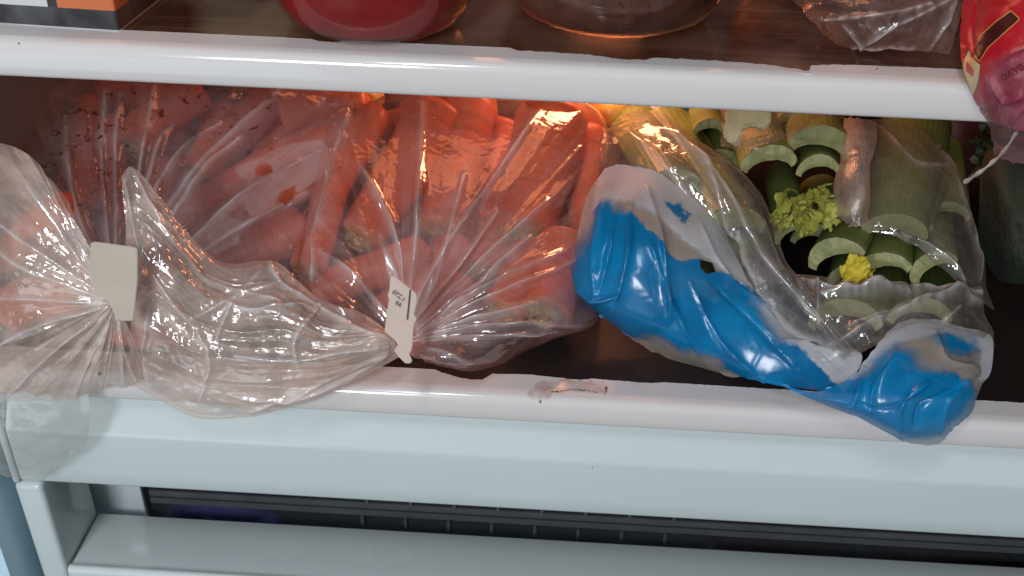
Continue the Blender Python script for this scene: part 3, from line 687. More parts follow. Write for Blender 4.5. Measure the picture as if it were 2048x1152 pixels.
b2 = empty('carrot_bag', at(950, 600, 0.03), label='middle clear bag of carrots, long bright folds fanning from the date printed clip', cat='plastic bag')
rim2 = [(640, 640, .035), (598, 560, .05), (606, 470, .08), (640, 330, .125), (690, 225, .155), (800, 190, .18), (950, 192, .18), (1090, 200, .18), (1195, 225, .18), (1215, 330, .15), (1195, 450, .11), (1172, 560, .08), (1188, 645, .055), (1065, 697, .040), (955, 742, .024), (850, 728, .016)]
film('bag_body', fan((802, 684, 0.006), rim2, ((0.25, -0.010), (0.5, -0.024), (0.78, -0.026)), back=0.06), 160, 420, M_FILM, b2, 13, ((24, 0.0040), (80, 0.0010)), radial=0.35, pleat=((7, 0.004, 1.3), (24, 0.0009, 1.6)), fade=0.3,
 creases=[([(830, 650), (900, 560), (996, 424)], .007, 5), ([(835, 660), (960, 530), (1098, 396)], .006, 3.5), ([(835, 665), (970, 560), (1062, 474)], .006, 4), ([(840, 668), (990, 570), (1136, 498)], .007, 5), ([(840, 672), (1000, 590), (1150, 520)], .006, 4),
  ([(845, 675), (960, 640), (1080, 610)], .006, 4), ([(845, 680), (990, 655), (1165, 650)], .006, 4), ([(845, 684), (1000, 672), (1120, 662)], .005, 3.5), ([(820, 655), (860, 560), (935, 430), (1085, 215)], .006, 6), ([(815, 650), (835, 500), (845, 210)], .006, 7),
  ([(808, 640), (800, 520), (770, 420), (720, 330)], .006, 6), ([(800, 640), (790, 560), (760, 470)], .004, 6), ([(780, 640), (710, 560), (640, 500)], .005, 6), ([(620, 560), (650, 420), (700, 230)], .005, 5), ([(850, 700), (900, 715), (950, 725)], .004, 5), ([(830, 650), (880, 540), (930, 340)], .005, 5)])
cols = [((776, 664), (786, 676), (794, 692), (802, 712)), ((738, 630), (745, 665), (750, 700), (742, 748)), ((640, 590), (650, 660), (655, 730), (640, 797)), ((552, 520), (560, 620), (560, 730), (550, 826)),
        ((455, 522), (470, 620), (480, 730), (480, 840)), ((385, 470), (400, 590), (405, 720), (400, 838)), ((322, 392), (340, 540), (340, 690), (330, 814)), ((266, 334), (285, 500), (290, 660), (285, 790)), ((243, 352), (252, 500), (256, 650), (250, 768))]
ys = [(0.006, -0.004, -0.004, 0.004), (0.012, -0.008, -0.010, -0.004), (0.022, -0.006, -0.018, -0.012), (0.030, -0.004, -0.020, -0.016), (0.026, -0.002, -0.020, -0.016), (0.026, -0.002, -0.018, -0.015), (0.030, 0.0, -0.016, -0.013), (0.036, 0.004, -0.012, -0.010), (0.030, 0.006, -0.008, -0.008)]
film('bag_mouth', [[(a[0], a[1], y) for a, y in zip(cc, yy)] for cc, yy in zip(cols, ys)], 330, 220, M_TAIL, b2, 17, ((30, 0.0042), (80, 0.0016), (240, 0.0006)), radial=0.6, pleat=((6, 0.004, 1.3), (18, 0.0009, 1.6)), fade=0.12,
 creases=[([(780, 690), (700, 700), (600, 720), (470, 712)], .0035, 4), ([(782, 680), (680, 640), (560, 560), (540, 520)], .0035, 3), ([(780, 700), (690, 760), (560, 800), (450, 790)], .0035, 3), ([(775, 700), (640, 770), (500, 825)], .003, 3), ([(560, 560), (480, 590), (380, 640)], .003, 3), ([(700, 650), (600, 610), (500, 620), (440, 600)], .0035, 3.5),
  ([(268, 340), (330, 460), (420, 560), (560, 600)], .003, 3), ([(250, 360), (290, 520), (380, 650)], .0035, 3.5), ([(390, 660), (420, 720), (400, 800)], .003, 4), ([(300, 600), (290, 700), (300, 780)], .003, 4), ([(520, 545), (470, 600), (430, 680)], .003, 3), ([(640, 610), (590, 680), (600, 740)], .004, 5)])

# ------------------------------------------------------------ clips
M_CLIP = mat_simple('cream_clip_plastic', (0.64, 0.50, 0.42), (0.68, 0.54, 0.46), 60, 0.42, 0.1)
M_CLIPG = mat_simple('beige_clip_plastic', (0.42, 0.35, 0.285), (0.46, 0.385, 0.31), 60, 0.5, 0.1)
M_INK = mat_simple('black_ink', (0.03, 0.025, 0.025), (0.05, 0.04, 0.04), 60, 0.6, 0.0)
def plate(name, poly, Yfun, thick, mat, parent=None, **k):
    P = np.array([at(x, y, Yfun(x, y)) for x, y in poly])
    c = P.mean(0); n = np.zeros(3)
    for i in range(len(P)): n += np.cross(P[i]-c, P[(i+1) % len(P)]-c)
    n /= np.linalg.norm(n); n *= np.sign(n@(CAM-c)); m = len(P)
    V = list(P+n*thick/2)+list(P-n*thick/2)
    Fc = [tuple(range(m)), tuple(range(2*m-1, m-1, -1))]+[(i, i+m, (i+1) % m+m, (i+1) % m) for i in range(m)]
    o = mesh_obj(name, V, Fc, mat, parent, smooth=False, **k)
    bm = bmesh.new(); bm.from_mesh(o.data); bmesh.ops.recalc_face_normals(bm, faces=bm.faces)
    bmesh.ops.bevel(bm, geom=list(bm.edges), offset=thick*0.28, segments=2, affect='EDGES'); bm.to_mesh(o.data); bm.free()
    return o, n
clip_poly = [(781, 552), (789, 552), (832, 586), (834, 594), (832, 614), (828, 622), (829, 630), (834, 637), (830, 645), (827, 652), (825, 690), (823, 702), (819, 706), (821, 713), (824, 718), (824, 724), (818, 727), (810, 726), (796, 712), (788, 700), (796, 690), (790, 680), (778, 670), (769, 662), (772, 640), (777, 606), (779, 600), (776, 594), (775, 588), (779, 582)]
Yc2 = lambda x, y: -0.020+(650-y)*0.00010+(x-800)*0.00005
c2, n2 = plate('bag_clip', clip_poly, Yc2, 0.0011, M_CLIP, label='cream bread clip with black printed date code on the neck of the middle bag', cat='bag clip')
clip1 = [(182, 486), (190, 483), (270, 494), (276, 498), (276, 560), (272, 600), (268, 638), (262, 642), (232, 640), (226, 620), (215, 600), (190, 590), (180, 540)]
plate('bag_clip', clip1, lambda x, y: -0.024+(620-y)*0.00012, 0.0011, M_CLIPG, label='blank beige bread clip half under film on the neck of the left bag', cat='bag clip')
def textobj(body, px, py, h_px, ang, Yf, mat, parent, name='printed_code'):
    cu = bpy.data.curves.new('code', 'FONT'); cu.body = body; cu.align_x = 'CENTER'; cu.align_y = 'CENTER'; cu.size = 1.0; cu.extrude = 0.0
    tmp = bpy.data.objects.new('tmp', cu); COL.objects.link(tmp)
    dg = bpy.context.evaluated_depsgraph_get(); me = bpy.data.meshes.new_from_object(tmp.evaluated_get(dg))
    bpy.data.objects.remove(tmp)
    V = []
    ca, sa = math.cos(ang), math.sin(ang)
    for v in me.vertices:
        x, y = v.co.x*h_px, -v.co.y*h_px
        X, Y = px+x*ca-y*sa, py+x*sa+y*ca
        V.append(at(X, Y, Yf(X, Y)-0.0014))
    Fc = [tuple(p.vertices) for p in me.polygons]
    o = mesh_obj(name, V, Fc, mat, parent, smooth=False)
    return o
textobj('07Z.1', 797, 592, 12.5, math.radians(38), Yc2, M_INK, c2)
textobj('4A', 796, 608, 12.5, math.radians(38), Yc2, M_INK, c2)
ln = [(819, 579), (821, 580), (815, 640), (813, 639)]
V = [at(x, y, Yc2(x, y)-0.0014) for x, y in ln]
mesh_obj('printed_line', V, [(0, 1, 2, 3)], M_INK, c2, smooth=False)

# ============================================================ CELERY
def celery(end, back, wpx, Ye, Yb_, label, curl=0.9, thick=0.48, rot=0.0, seed=0, flare=1.1, group='celery stalks in the torn bag', arc=1.42):
    """stalk with crescent section; end, back: pixels of its cut end and its far end"""
    A_ = at(end[0], end[1], Ye); B_ = at(back[0], back[1], Yb_)
    s = psize(end[0], end[1], Ye); R0 = wpx*s/2*1.12
    rr = random.Random(seed)
    ax = B_-A_; L = np.linalg.norm(ax); ax /= L
    side = np.cross(ax, UP); side /= np.linalg.norm(side); upv = np.cross(side, ax)
    if upv@UP < 0: upv = -upv
    c, s_ = math.cos(rot), math.sin(rot)
    a = side*c+upv*s_; b = -side*s_+upv*c
    # section: outer arc with ribs, inner arc shallower
    no, ni = 34, 20; sec = []; rib = []
    for i in range(no):
        t_ = -arc+2*arc*i/(no-1); q = 1+0.007*math.cos(i*math.pi)
        sec.append((math.sin(t_)*q, (math.cos(t_)*q)-0.15)); rib.append(1.0 if i % 2 else 0.0)
    for i in range(ni):
        t_ = arc-2*arc*i/(ni-1)
        k_ = math.cos(t_*math.pi/2/arc)
        x = math.sin(t_)*(1-thick*0.35*(1)); y = math.cos(t_)-0.15-thick*(0.45+k_*0.9)
        sec.append((x*0.93, y)); rib.append(0.2)
    m = len(sec); n = 26; V = []; RB = []; LN = []
    for i in range(n):
        f = i/(n-1); w = R0*(1+(flare-1)*f); bend = b*(math.sin(f*1.3)*0.0)
        ct = A_+ax*L*f+bend
        for j, (x, y) in enumerate(sec):
            jitter = 1+0.03*math.sin(j*0.25+f*5+seed)
            V.append(ct+a*x*w*jitter+b*y*w*curl*jitter+(ax*0.0016*(rr.random()-0.5) if i == 0 else 0)+(ax*s*5*float(fbm(np.array(x*2.3+seed), np.array(y*2.3), seed)) if i == 0 else 0)); RB.append(rib[j]); LN.append(f*L/0.06)
    e = empty('celery_stalk', A_, label=label, cat='celery', group=group)
    Fc = gridfaces(n, m, True)
    mesh_obj('stalk', V, Fc, M_CELERY, e, attrs={'rib': RB, 'len': LN})
    # cut face: strip between the outer and the inner arc, slightly rough
    K = 26; W = []
    for i in range(K):
        f = i/(K-1)
        o_ = f*(no-1); io = int(min(o_, no-2)); fo = o_-io
        p0 = np.array(V[io])*(1-fo)+np.array(V[io+1])*fo
        i_ = (1-f)*(ni-1); ii = int(min(i_, ni-2)); fi = i_-ii
        p1 = np.array(V[no+ii])*(1-fi)+np.array(V[no+ii+1])*fi
        for k in range(7):
            g = k/6; q = p0*(1-g)+p1*g
            dent = math.sin(g*math.pi)
            W.append(q-ax*(0.0004+dent*(0.0007+0.0012*(rr.random()-0.5))))
    mesh_obj('cut_end', W, gridfaces(K, 7), M_CUT, e)
    return e
celery((1538, 330), (1490, 215), 100, 0.118, 0.25, 'ribbed celery stalk above the left of the leaf tuft, cut end towards us', rot=0.15, seed=1)
celery((1640, 300), (1628, 205), 118, 0.128, 0.27, 'widest open celery stalk straight above the leaf tuft', rot=-0.2, seed=2, thick=0.5, arc=1.45)
celery((1636, 342), (1640, 260), 78, 0.118, 0.24, 'small pale celery stub between the widest stalk and the leaf tuft', rot=0.1, seed=3, thick=0.46)
celery((1583, 470), (1560, 350), 66, 0.098, 0.23, 'bluish green celery stalk just below the leaf tuft', rot=0.5, seed=4, thick=0.46)
celery((1672, 518), (1735, 400), 104, 0.080, 0.22, 'celery stalk with a curved cut end, yellow leaf touching it', rot=0.25, seed=5, thick=0.5, arc=1.45)
celery((1765, 545), (1790, 420), 100, 0.075, 0.21, 'celery stalk in the middle of the lower row of three', rot=0.2, seed=6, thick=0.44)
celery((1868, 540), (1860, 420), 88, 0.075, 0.21, 'celery stalk at the right end of the lower row of three', rot=0.55, seed=7, thick=0.5, arc=1.5)
celery((1788, 470), (1830, 255), 118, 0.100, 0.25, 'long celery stalk seen hazily under the right film dome', rot=-0.1, seed=8, thick=0.46, flare=1.25)
celery((1835, 462), (1880, 330), 60, 0.112, 0.22, 'narrow rounded celery stub right of the long hazy stalk', rot=0.3, seed=9, thick=0.8)
celery((1455, 470), (1320, 270), 150, 0.085, 0.21, 'broad celery stalk under the clear film left of the opening', rot=0.3, seed=10, thick=0.46)
celery((1500, 560), (1440, 380), 100, 0.070, 0.20, 'pale celery stalk under film beside the brown spot', rot=0.3, seed=11, thick=0.4)
celery((1350, 380), (1270, 250), 110, 0.110, 0.22, 'leftmost celery stalk under the clear film', rot=0.0, seed=12)
celery((1690, 650), (1760, 560), 130, 0.045, 0.15, 'lowest celery stalk seen through the shiny clear band', rot=0.0, seed=13, thick=0.4)
celery((1840, 640), (1850, 560), 110, 0.045, 0.15, 'celery stalk right of the lowest one behind the clear band', rot=0.0, seed=14, thick=0.4)
celery((1420, 262), (1400, 215), 60, 0.16, 0.26, 'short celery stalk just left of the ragged pale piece', rot=0.0, seed=15)
celery((1380, 600), (1360, 480), 110, 0.070, 0.20, 'celery stalk behind the torn hole of the blue print', rot=0.0, seed=16)

for q, (a, b, w_, ye) in enumerate([((1590, 250), (1580, 200), 70, .19), ((1625, 480), (1640, 380), 80, .15), ((1720, 480), (1740, 380), 80, .14), ((1900, 430), (1890, 300), 70, .15), ((1440, 330), (1420, 230), 80, .16), ((1700, 560), (1720, 450), 80, .12)]):
    celery(a, b, w_, ye, ye+0.11, 'celery stalk in the shade behind the front ones of the open bag', rot=0.2*(q % 3-1), seed=40+q, thick=0.46)

def leafmesh(base, tipdir, size, seed, wid=0.8):
    """one ruffled toothed leaflet"""
    rr = random.Random(seed); n, m = 16, 13; V = []
    d = np.array(tipdir, float); d /= np.linalg.norm(d)
    s = np.cross(d, -FW+0.5*RT*(rr.random()-0.5)); s /= np.linalg.norm(s); nn = np.cross(s, d)
    curl = rr.uniform(-1.3, 1.3); ph = rr.random()*6
    for i in range(n):
        f = i/(n-1); w = size*wid*math.sin(min(1, f*1.15+0.10)*math.pi*0.86)**0.7
        w *= 1+0.10*((i % 3)-1)
        for j in range(m):
            g = j/(m-1)*2-1
            ruf = size*0.24*g*g*math.sin(f*13+ph+(2.0 if g > 0 else 0))+size*0.05*math.sin(g*9+ph)
            V.append(np.array(base)+d*size*f*(1-0.15*abs(curl)*f)+s*g*w+nn*(ruf+curl*size*0.32*f*f+size*0.25*g*g*(0.4+0.6*math.sin(ph))))
    return V, gridfaces(n, m)
def tuft(name, spots, mat, sizes, label, cat, Yb, seed):
    V = []; Fc = []
    rr = random.Random(seed)
    for k, (px, py, dx, dy) in enumerate(spots):
        b_ = at(px, py, Yb+rr.uniform(-0.004, 0.008)); d = RT*dx-UP*dy-FW*rr.uniform(0.3, 1.4)
        v, f = leafmesh(b_, d, sizes*rr.uniform(0.75, 1.25), seed*50+k)
        Fc += [tuple(q+len(V) for q in fc) for fc in f]; V += v
    return mesh_obj(name, V, Fc, mat, label=label, cat=cat)
def curls():
    rr = random.Random(4); V = []; Fc = []
    for k in range(19):
        a = rr.random()*6.28; q = rr.random()**0.55
        c0 = at(1610+56*q*math.cos(a), 400+50*q*math.sin(a), 0.100+rr.uniform(-0.004, 0.006))
        ax = -FW+RT*rr.uniform(-.7, .7)+UP*rr.uniform(-.8, .4); ax /= np.linalg.norm(ax)
        u = np.cross(ax, RT); u /= np.linalg.norm(u); v_ = np.cross(ax, u)
        R0 = rr.uniform(0.0026, 0.0060); L = rr.uniform(0.006, 0.012); st = rr.random()*6.28; span = rr.uniform(2.4, 5.0)
        n, m = 34, 9; off = len(V); ph = rr.random()*6
        for i in range(n):
            t_ = st+span*i/(n-1)
            for j2 in range(m):
                g = j2/(m-1); r_ = R0*(0.45+0.75*g**1.5)*(1+0.16*math.sin(t_*5+ph)*g)+R0*0.25*(i/(n-1))
                rim = (0.0011*(abs((i*0.25) % 1-0.5)*2-0.5)+0.0014*math.sin(t_*3+ph))*g
                V.append(c0+(u*math.cos(t_)+v_*math.sin(t_))*r_+ax*(L*g+rim-L*0.4))
        Fc += gridfaces(n, m, off=off)
    for k in range(12):
        a = rr.uniform(0.2, 3.0); b_ = at(1610+50*math.cos(a), 410+34*math.sin(a), 0.098)
        v, f = leafmesh(b_, RT*math.cos(a)*0.7-UP*math.sin(a)-FW*0.5, rr.uniform(0.008, 0.013), 300+k, wid=0.32)
        Fc += [tuple(q+len(V) for q in fc) for fc in f]; V += v
    return mesh_obj('celery_leaves', V, Fc, M_LEAF, label='ruffled tuft of pale yellow green leaves in the celery heart', cat='leaves')
curls()
tuft('celery_leaf', [(1690, 528, 0.8, 0.5), (1700, 534, 0.5, 0.6), (1708, 538, 0.9, 0.2), (1712, 545, 0.2, 0.9)], M_LEAFY, 0.010, 'small bright yellow celery leaf beside the curved cut end', 'leaf', 0.066, 6)
# ragged pale leaf base at the top and brown spot
M_RAG = mat_simple('pale_ragged_flesh', (0.50, 0.50, 0.28), (0.66, 0.62, 0.40), 70, 0.5, 0.6, 160, 0.001)
rag = [(1450, 222), (1542, 222), (1541, 248), (1532, 260), (1515, 262), (1505, 252), (1492, 254), (1484, 268), (1484, 282), (1476, 296), (1464, 288), (1450, 280), (1446, 262), (1452, 246)]
plate('celery_scrap', rag, lambda x, y: 0.125+(290-y)*0.0002, 0.004, M_RAG, label='ragged pale piece of celery base hanging just below the upper rail', cat='celery')
blob('wilted_stub', at(1520, 545, 0.072), (0.012, 0.012, 0.010), mat_simple('brown_wilt', (0.10, 0.06, 0.05), (0.25, 0.17, 0.15), 120, 0.6, 1.0, 200, 0.002), 3, 0.35, 24, label='brown wilted celery stub under film beside the opening', cat='celery')
blob('yellow_pepper', at(1218, 222, 0.235), (0.028, 0.024, 0.022), mat_simple('yellow_skin', (0.85, 0.55, 0.10), (0.9, 0.62, 0.15), 40, 0.35, 0.2), 12, 0.15, 24, label='yellow vegetable glowing beside the lamp between the bags', cat='vegetable')
blob('yellow_pepper', at(722, 190, 0.235), (0.016, 0.016, 0.014), mat_simple('yellow_skin_dull', (0.65, 0.45, 0.15), (0.7, 0.5, 0.18), 40, 0.35, 0.2), 13, 0.15, 24, label='small pale yellow vegetable tucked behind the two carrot bags', cat='vegetable')
blob('teal_container', at(1352, 222, 0.24), (0.030, 0.02, 0.012), mat_simple('teal_plastic', (0.01, 0.09, 0.12), (0.02, 0.12, 0.16), 40, 0.35, 0.2), 14, 0.05, 24, label='dark teal thing far back behind the celery bag', cat='container')

# ============================================================ CELERY BAG
M_PRINT = mat_printed('blue_white_printed_film')
cb = empty('celery_bag', at(1500, 600, 0.05), label='torn clear celery bag printed blue and white, sagging over the lower rail', cat='plastic bag')
# left printed flap
rows = [
 [(1212, 336, .118), (1250, 330, .112), (1300, 338, .104), (1360, 368, .095), (1420, 420, .085), (1456, 470, .078)],
 [(1172, 400, .100), (1215, 420, .080), (1290, 430, .072), (1350, 450, .068), (1430, 500, .062), (1488, 540, .060)],
 [(1146, 490, .080), (1200, 510, .060), (1280, 520, .052), (1360, 545, .048), (1450, 590, .045), (1545, 625, .045)],
 [(1139, 570, .066), (1190, 590, .046), (1270, 600, .040), (1360, 630, .034), (1470, 670, .030), (1640, 688, .026)],
 [(1170, 610, .062), (1220, 630, .044), (1300, 660, .036), (1400, 700, .028), (1520, 735, .018), (1722, 705, .010)],
 [(1200, 632, .060), (1270, 688, .050), (1330, 712, .045), (1420, 745, .036), (1540, 768, .012), (1690, 788, -.008)]]
blue_a = [(1205, 392), (1245, 400), (1270, 430), (1310, 470), (1355, 520), (1400, 520), (1480, 560), (1530, 600), (1570, 670), (1640, 730), (1700, 800), (1600, 800), (1500, 770), (1420, 730), (1300, 690), (1180, 660), (1100, 590), (1130, 500), (1180, 430)]
blue_a2 = [(1330, 400), (1360, 405), (1385, 430), (1375, 450), (1345, 425)]
white_a = [(1200, 320), (1300, 325), (1380, 360), (1440, 410), (1480, 480), (1500, 560), (1600, 620), (1740, 690), (1740, 800), (1660, 790), (1600, 740), (1540, 660), (1490, 590), (1440, 540), (1390, 500), (1300, 420), (1240, 400), (1180, 440)]
film('printed_panel', rows, 150, 150, M_PRINT, cb, 23, ((18, 0.0032), (60, 0.0005)), attr_polys={'blue': [blue_a, blue_a2], 'white': white_a, 'hole': [(1402, 520), (1425, 525), (1432, 545), (1412, 548), (1400, 535)]}, jag=2,
 creases=[([(1205, 395), (1186, 500), (1192, 610)], .0035, 4.5), ([(1228, 410), (1216, 500), (1200, 580)], -.0035, 4.5), ([(1262, 395), (1255, 520), (1220, 640)], .004, 4.5), ([(1292, 372), (1322, 460), (1335, 560), (1342, 640)], .0035, 4.5),
  ([(1300, 480), (1350, 620), (1420, 740)], .0022, 4.5), ([(1380, 560), (1440, 680), (1520, 760)], .0025, 4.5), ([(1150, 580), (1200, 600), (1240, 590)], .006, 4.5), ([(1480, 560), (1580, 660), (1690, 760)], .0035, 4.5), ([(1420, 560), (1540, 680), (1640, 780)], -.0025, 4.5), ([(1400, 440), (1450, 540), (1560, 640)], .0022, 4.5), ([(1560, 680), (1640, 700), (1715, 705)], .005, 7)])
rows = [
 [(1560, 768, -.004), (1640, 780, -.010), (1720, 735, -.004), (1790, 648, .016), (1870, 640, .024), (1966, 664, .028)],
 [(1600, 790, -.010), (1680, 800, -.018), (1750, 770, -.016), (1810, 720, -.008), (1880, 700, .002), (1985, 680, .022)],
 [(1650, 812, -.012), (1720, 820, -.022), (1780, 820, -.026), (1840, 780, -.024), (1900, 750, -.014), (1985, 740, .004)],
 [(1700, 832, -.012), (1760, 850, -.022), (1810, 862, -.026), (1870, 850, -.026), (1930, 810, -.020), (1966, 775, -.006)],
 [(1760, 858, -.010), (1805, 880, -.014), (1840, 888, -.016), (1878, 889, -.016), (1915, 856, -.014), (1945, 826, -.008)]]
blue_b = [(1530, 740), (1640, 770), (1700, 750), (1755, 690), (1790, 670), (1835, 690), (1850, 720), (1900, 740), (1960, 770), (1980, 760), (1960, 900), (1700, 900), (1560, 800)]
blue_b2 = [(1850, 668), (1900, 660), (1960, 668), (1975, 710), (1900, 720), (1870, 700)]
white_b = [(1640, 790), (1700, 740), (1780, 640), (1860, 630), (2010, 660), (2010, 760), (1960, 762), (1960, 700), (1880, 668), (1830, 680), (1790, 690), (1740, 740), (1690, 790)]
film('printed_panel', rows, 130, 150, M_PRINT, cb, 29, ((20, 0.0034), (70, 0.0005)), attr_polys={'blue': [blue_b, blue_b2], 'white': white_b, 'hole': None}, jag=2,
 creases=[([(1730, 730), (1715, 790), (1700, 820)], .004, 4.5), ([(1800, 700), (1750, 770), (1740, 830)], .003, 4.5), ([(1800, 870), (1805, 810), (1850, 770), (1950, 730)], .004, 4.5), ([(1830, 860), (1850, 810), (1930, 770)], -.005, 4.5), ([(1880, 880), (1900, 800), (1960, 740)], .004, 4.5), ([(1868, 660), (1890, 720), (1960, 735)], .003, 5), ([(1700, 800), (1760, 820), (1820, 800)], -.003, 4.5)])
# clear parts
rows = [
 [(1205, 345, .125), (1200, 290, .150), (1225, 245, .175), (1270, 222, .190), (1320, 222, .190)],
 [(1250, 334, .112), (1265, 290, .125), (1290, 262, .140), (1335, 255, .150), (1380, 265, .150)],
 [(1330, 350, .098), (1350, 325, .098), (1390, 315, .105), (1430, 310, .115), (1470, 330, .120)],
 [(1420, 420, .084), (1440, 400, .080), (1470, 385, .082), (1500, 372, .090), (1525, 385, .105)],
 [(1456, 470, .076), (1480, 455, .066), (1510, 440, .064), (1535, 432, .070), (1548, 445, .085)],
 [(1500, 568, .060), (1520, 545, .048), (1545, 525, .044), (1562, 515, .048), (1572, 520, .060)],
 [(1560, 640, .042), (1575, 610, .032), (1590, 590, .028), (1600, 570, .030), (1605, 560, .040)],
 [(1640, 688, .024), (1645, 672, .014), (1650, 660, .012), (1655, 650, .014), (1665, 645, .02)],
 [(1690, 720, .008), (1695, 712, .000), (1700, 706, -.002), (1706, 704, .000), (1712, 700, .006)]]
film('clear_flap', rows, 190, 80, M_CFILM, cb, 37, ((40, 0.0045), (110, 0.0014)), pleat=((4, 0.005, 1.3),),
 creases=[([(1290, 240), (1400, 330), (1480, 470), (1560, 620), (1660, 690)], .007, 7), ([(1330, 260), (1460, 390), (1540, 520), (1640, 640)], .006, 5), ([(1250, 260), (1360, 360), (1460, 500)], .005, 6)])
rows = [
 [(1588, 548, .050), (1640, 552, .046), (1700, 562, .046), (1780, 566, .046), (1870, 575, .046), (1962, 574, .05)],
 [(1600, 590, .034), (1650, 600, .028), (1720, 610, .024), (1800, 610, .024), (1880, 615, .026), (1975, 620, .036)],
 [(1630, 650, .024), (1670, 650, .014), (1730, 650, .012), (1800, 640, .014), (1890, 635, .018), (1985, 655, .030)],
 [(1690, 715, .006), (1715, 710, .0), (1750, 690, .0), (1800, 655, .008), (1880, 648, .012), (1998, 690, .024)]]
film('clear_band', rows, 90, 170, M_CFILM, cb, 41, ((45, 0.0050), (120, 0.0016)), pleat=((3, 0.003, 1.3),),
 creases=[([(1600, 560), (1700, 590), (1850, 575), (1960, 600)], .006, 6), ([(1632, 560), (1640, 620), (1650, 660)], .007, 4), ([(1660, 690), (1760, 640), (1900, 590), (1970, 585)], .006, 5), ([(1700, 650), (1800, 620), (1880, 600)], .005, 4), ([(1890, 640), (1920, 615)], .005, 4), ([(1640, 590), (1760, 585), (1830, 590)], .006, 5)])
rows = [
 [(1690, 236, .150), (1760, 240, .160), (1830, 245, .170), (1880, 290, .165), (1920, 350, .150)],
 [(1725, 330, .110), (1790, 320, .112), (1850, 330, .118), (1905, 360, .125), (1940, 410, .125)],
 [(1720, 430, .082), (1780, 430, .080), (1850, 430, .082), (1915, 440, .090), (1955, 470, .100)],
 [(1740, 462, .076), (1800, 470, .072), (1860, 500, .066), (1920, 530, .062), (1975, 560, .070)],
 [(1780, 468, .074), (1830, 488, .068), (1880, 530, .058), (1930, 575, .048), (1990, 620, .045)]]
film('clear_dome', rows, 120, 120, M_CFILM, cb, 43, ((30, 0.0040), (90, 0.0010)), jag=4, creases=[([(1790, 465), (1870, 500), (1930, 560)], .005, 4), ([(1890, 300), (1930, 420), (1960, 560)], .006, 6), ([(1760, 250), (1830, 320), (1890, 330)], .003, 5)])
rows = [
 [(1686, 232, .150), (1700, 232, .140), (1725, 236, .136), (1752, 245, .14)],
 [(1680, 300, .120), (1700, 300, .105), (1730, 300, .100), (1752, 290, .11)],
 [(1672, 370, .100), (1695, 375, .085), (1720, 370, .082), (1738, 350, .09)],
 [(1680, 440, .085), (1700, 450, .070), (1722, 450, .068), (1740, 448, .075)]]
film('torn_strip', rows, 90, 60, M_TAIL, cb, 47, ((30, 0.004), (80, 0.0015)), jag=4)
rows = [
 [(1440, 218, .160), (1520, 220, .150), (1600, 226, .150), (1690, 232, .160)],
 [(1445, 250, .140), (1510, 258, .128), (1570, 262, .126), (1640, 256, .140)],
 [(1440, 290, .128), (1480, 300, .118), (1530, 288, .116), (1560, 276, .122)]]
film('torn_edge', rows, 60, 100, M_CFILM, cb, 49, ((30, 0.004), (90, 0.0015)), jag=6)

# ============================================================ GREENS BAG AND RED BAG, right
t = NT('dark_green_printed_film'); v = t.coord((1, 1, 1))
c = t.mix(t.noise(40, 3, vec=v), (0.016, 0.024, 0.014), (0.028, 0.038, 0.022))
br = t.n('ShaderNodeTexBrick'); t.set(br.inputs['Vector'], t.coord((1, 1, 1), kind='UV', rot=(0, 0, -0.12)))
br.inputs['Scale'].default_value = 9; br.inputs['Mortar Size'].default_value = 0.028; br.inputs['Brick Width'].default_value = 0.42; br.inputs['Row Height'].default_value = 0.16
br.inputs['Color1'].default_value = (1, 1, 1, 1); br.inputs['Color2'].default_value = (0, 0, 0, 1); br.inputs['Mortar'].default_value = (0, 0, 0, 1)
wd = t.math('GREATER_THAN', br.outputs['Color'], 0.35)
gly = t.math('GREATER_THAN', t.noise(420, 2, vec=v), 0.42)
reg = t.rng(t.attr('words'), -1, 3)
c = t.mix(t.math('MULTIPLY', reg, t.math('MULTIPLY', wd, gly)), c, (0.004, 0.004, 0.004))
M_GREENS = t.fin(t.pbr(c, 0.75, t.bump(t.noise(40, 3, vec=v), 0.4, 0.002)))
gb = empty('greens_bag', at(2000, 450, 0.12), label='dark green bag with rows of black small print at the right border', cat='plastic bag')
rows = [
 [(1975, 300, .160), (2000, 290, .150), (2050, 290, .145), (2120, 300, .15)],
 [(1955, 380, .150), (1995, 380, .125), (2050, 380, .120), (2120, 390, .12)],
 [(1950, 450, .145), (1995, 460, .110), (2050, 460, .100), (2120, 460, .10)],
 [(1965, 520, .130), (2000, 520, .100), (2050, 530, .090), (2120, 530, .09)],
 [(1995, 562, .120), (2020, 568, .105), (2060, 570, .10), (2120, 570, .10)]]
film('bag_front', rows, 80, 80, M_GREENS, gb, 53, ((22, 0.008), (60, 0.002)), attr_polys={'words': [(1955, 370), (1985, 350), (2010, 400), (2048, 450), (2048, 545), (1985, 530)]})
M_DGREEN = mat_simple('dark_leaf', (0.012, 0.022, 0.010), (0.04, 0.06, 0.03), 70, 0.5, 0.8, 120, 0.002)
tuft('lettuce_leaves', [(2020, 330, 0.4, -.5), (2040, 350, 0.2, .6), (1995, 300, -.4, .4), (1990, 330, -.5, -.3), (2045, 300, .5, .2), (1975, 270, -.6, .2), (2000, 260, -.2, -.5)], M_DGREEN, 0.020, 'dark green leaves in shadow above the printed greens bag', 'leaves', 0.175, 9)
blob('dark_produce', at(1900, 290, 0.30), (0.06, 0.04, 0.05), mat_simple('dark_red_produce', (0.05, 0.012, 0.012), (0.10, 0.03, 0.03), 40, 0.5, 0.5), 21, 0.2, 24, label='dark red shape deep in shadow behind the celery bag', cat='vegetable')

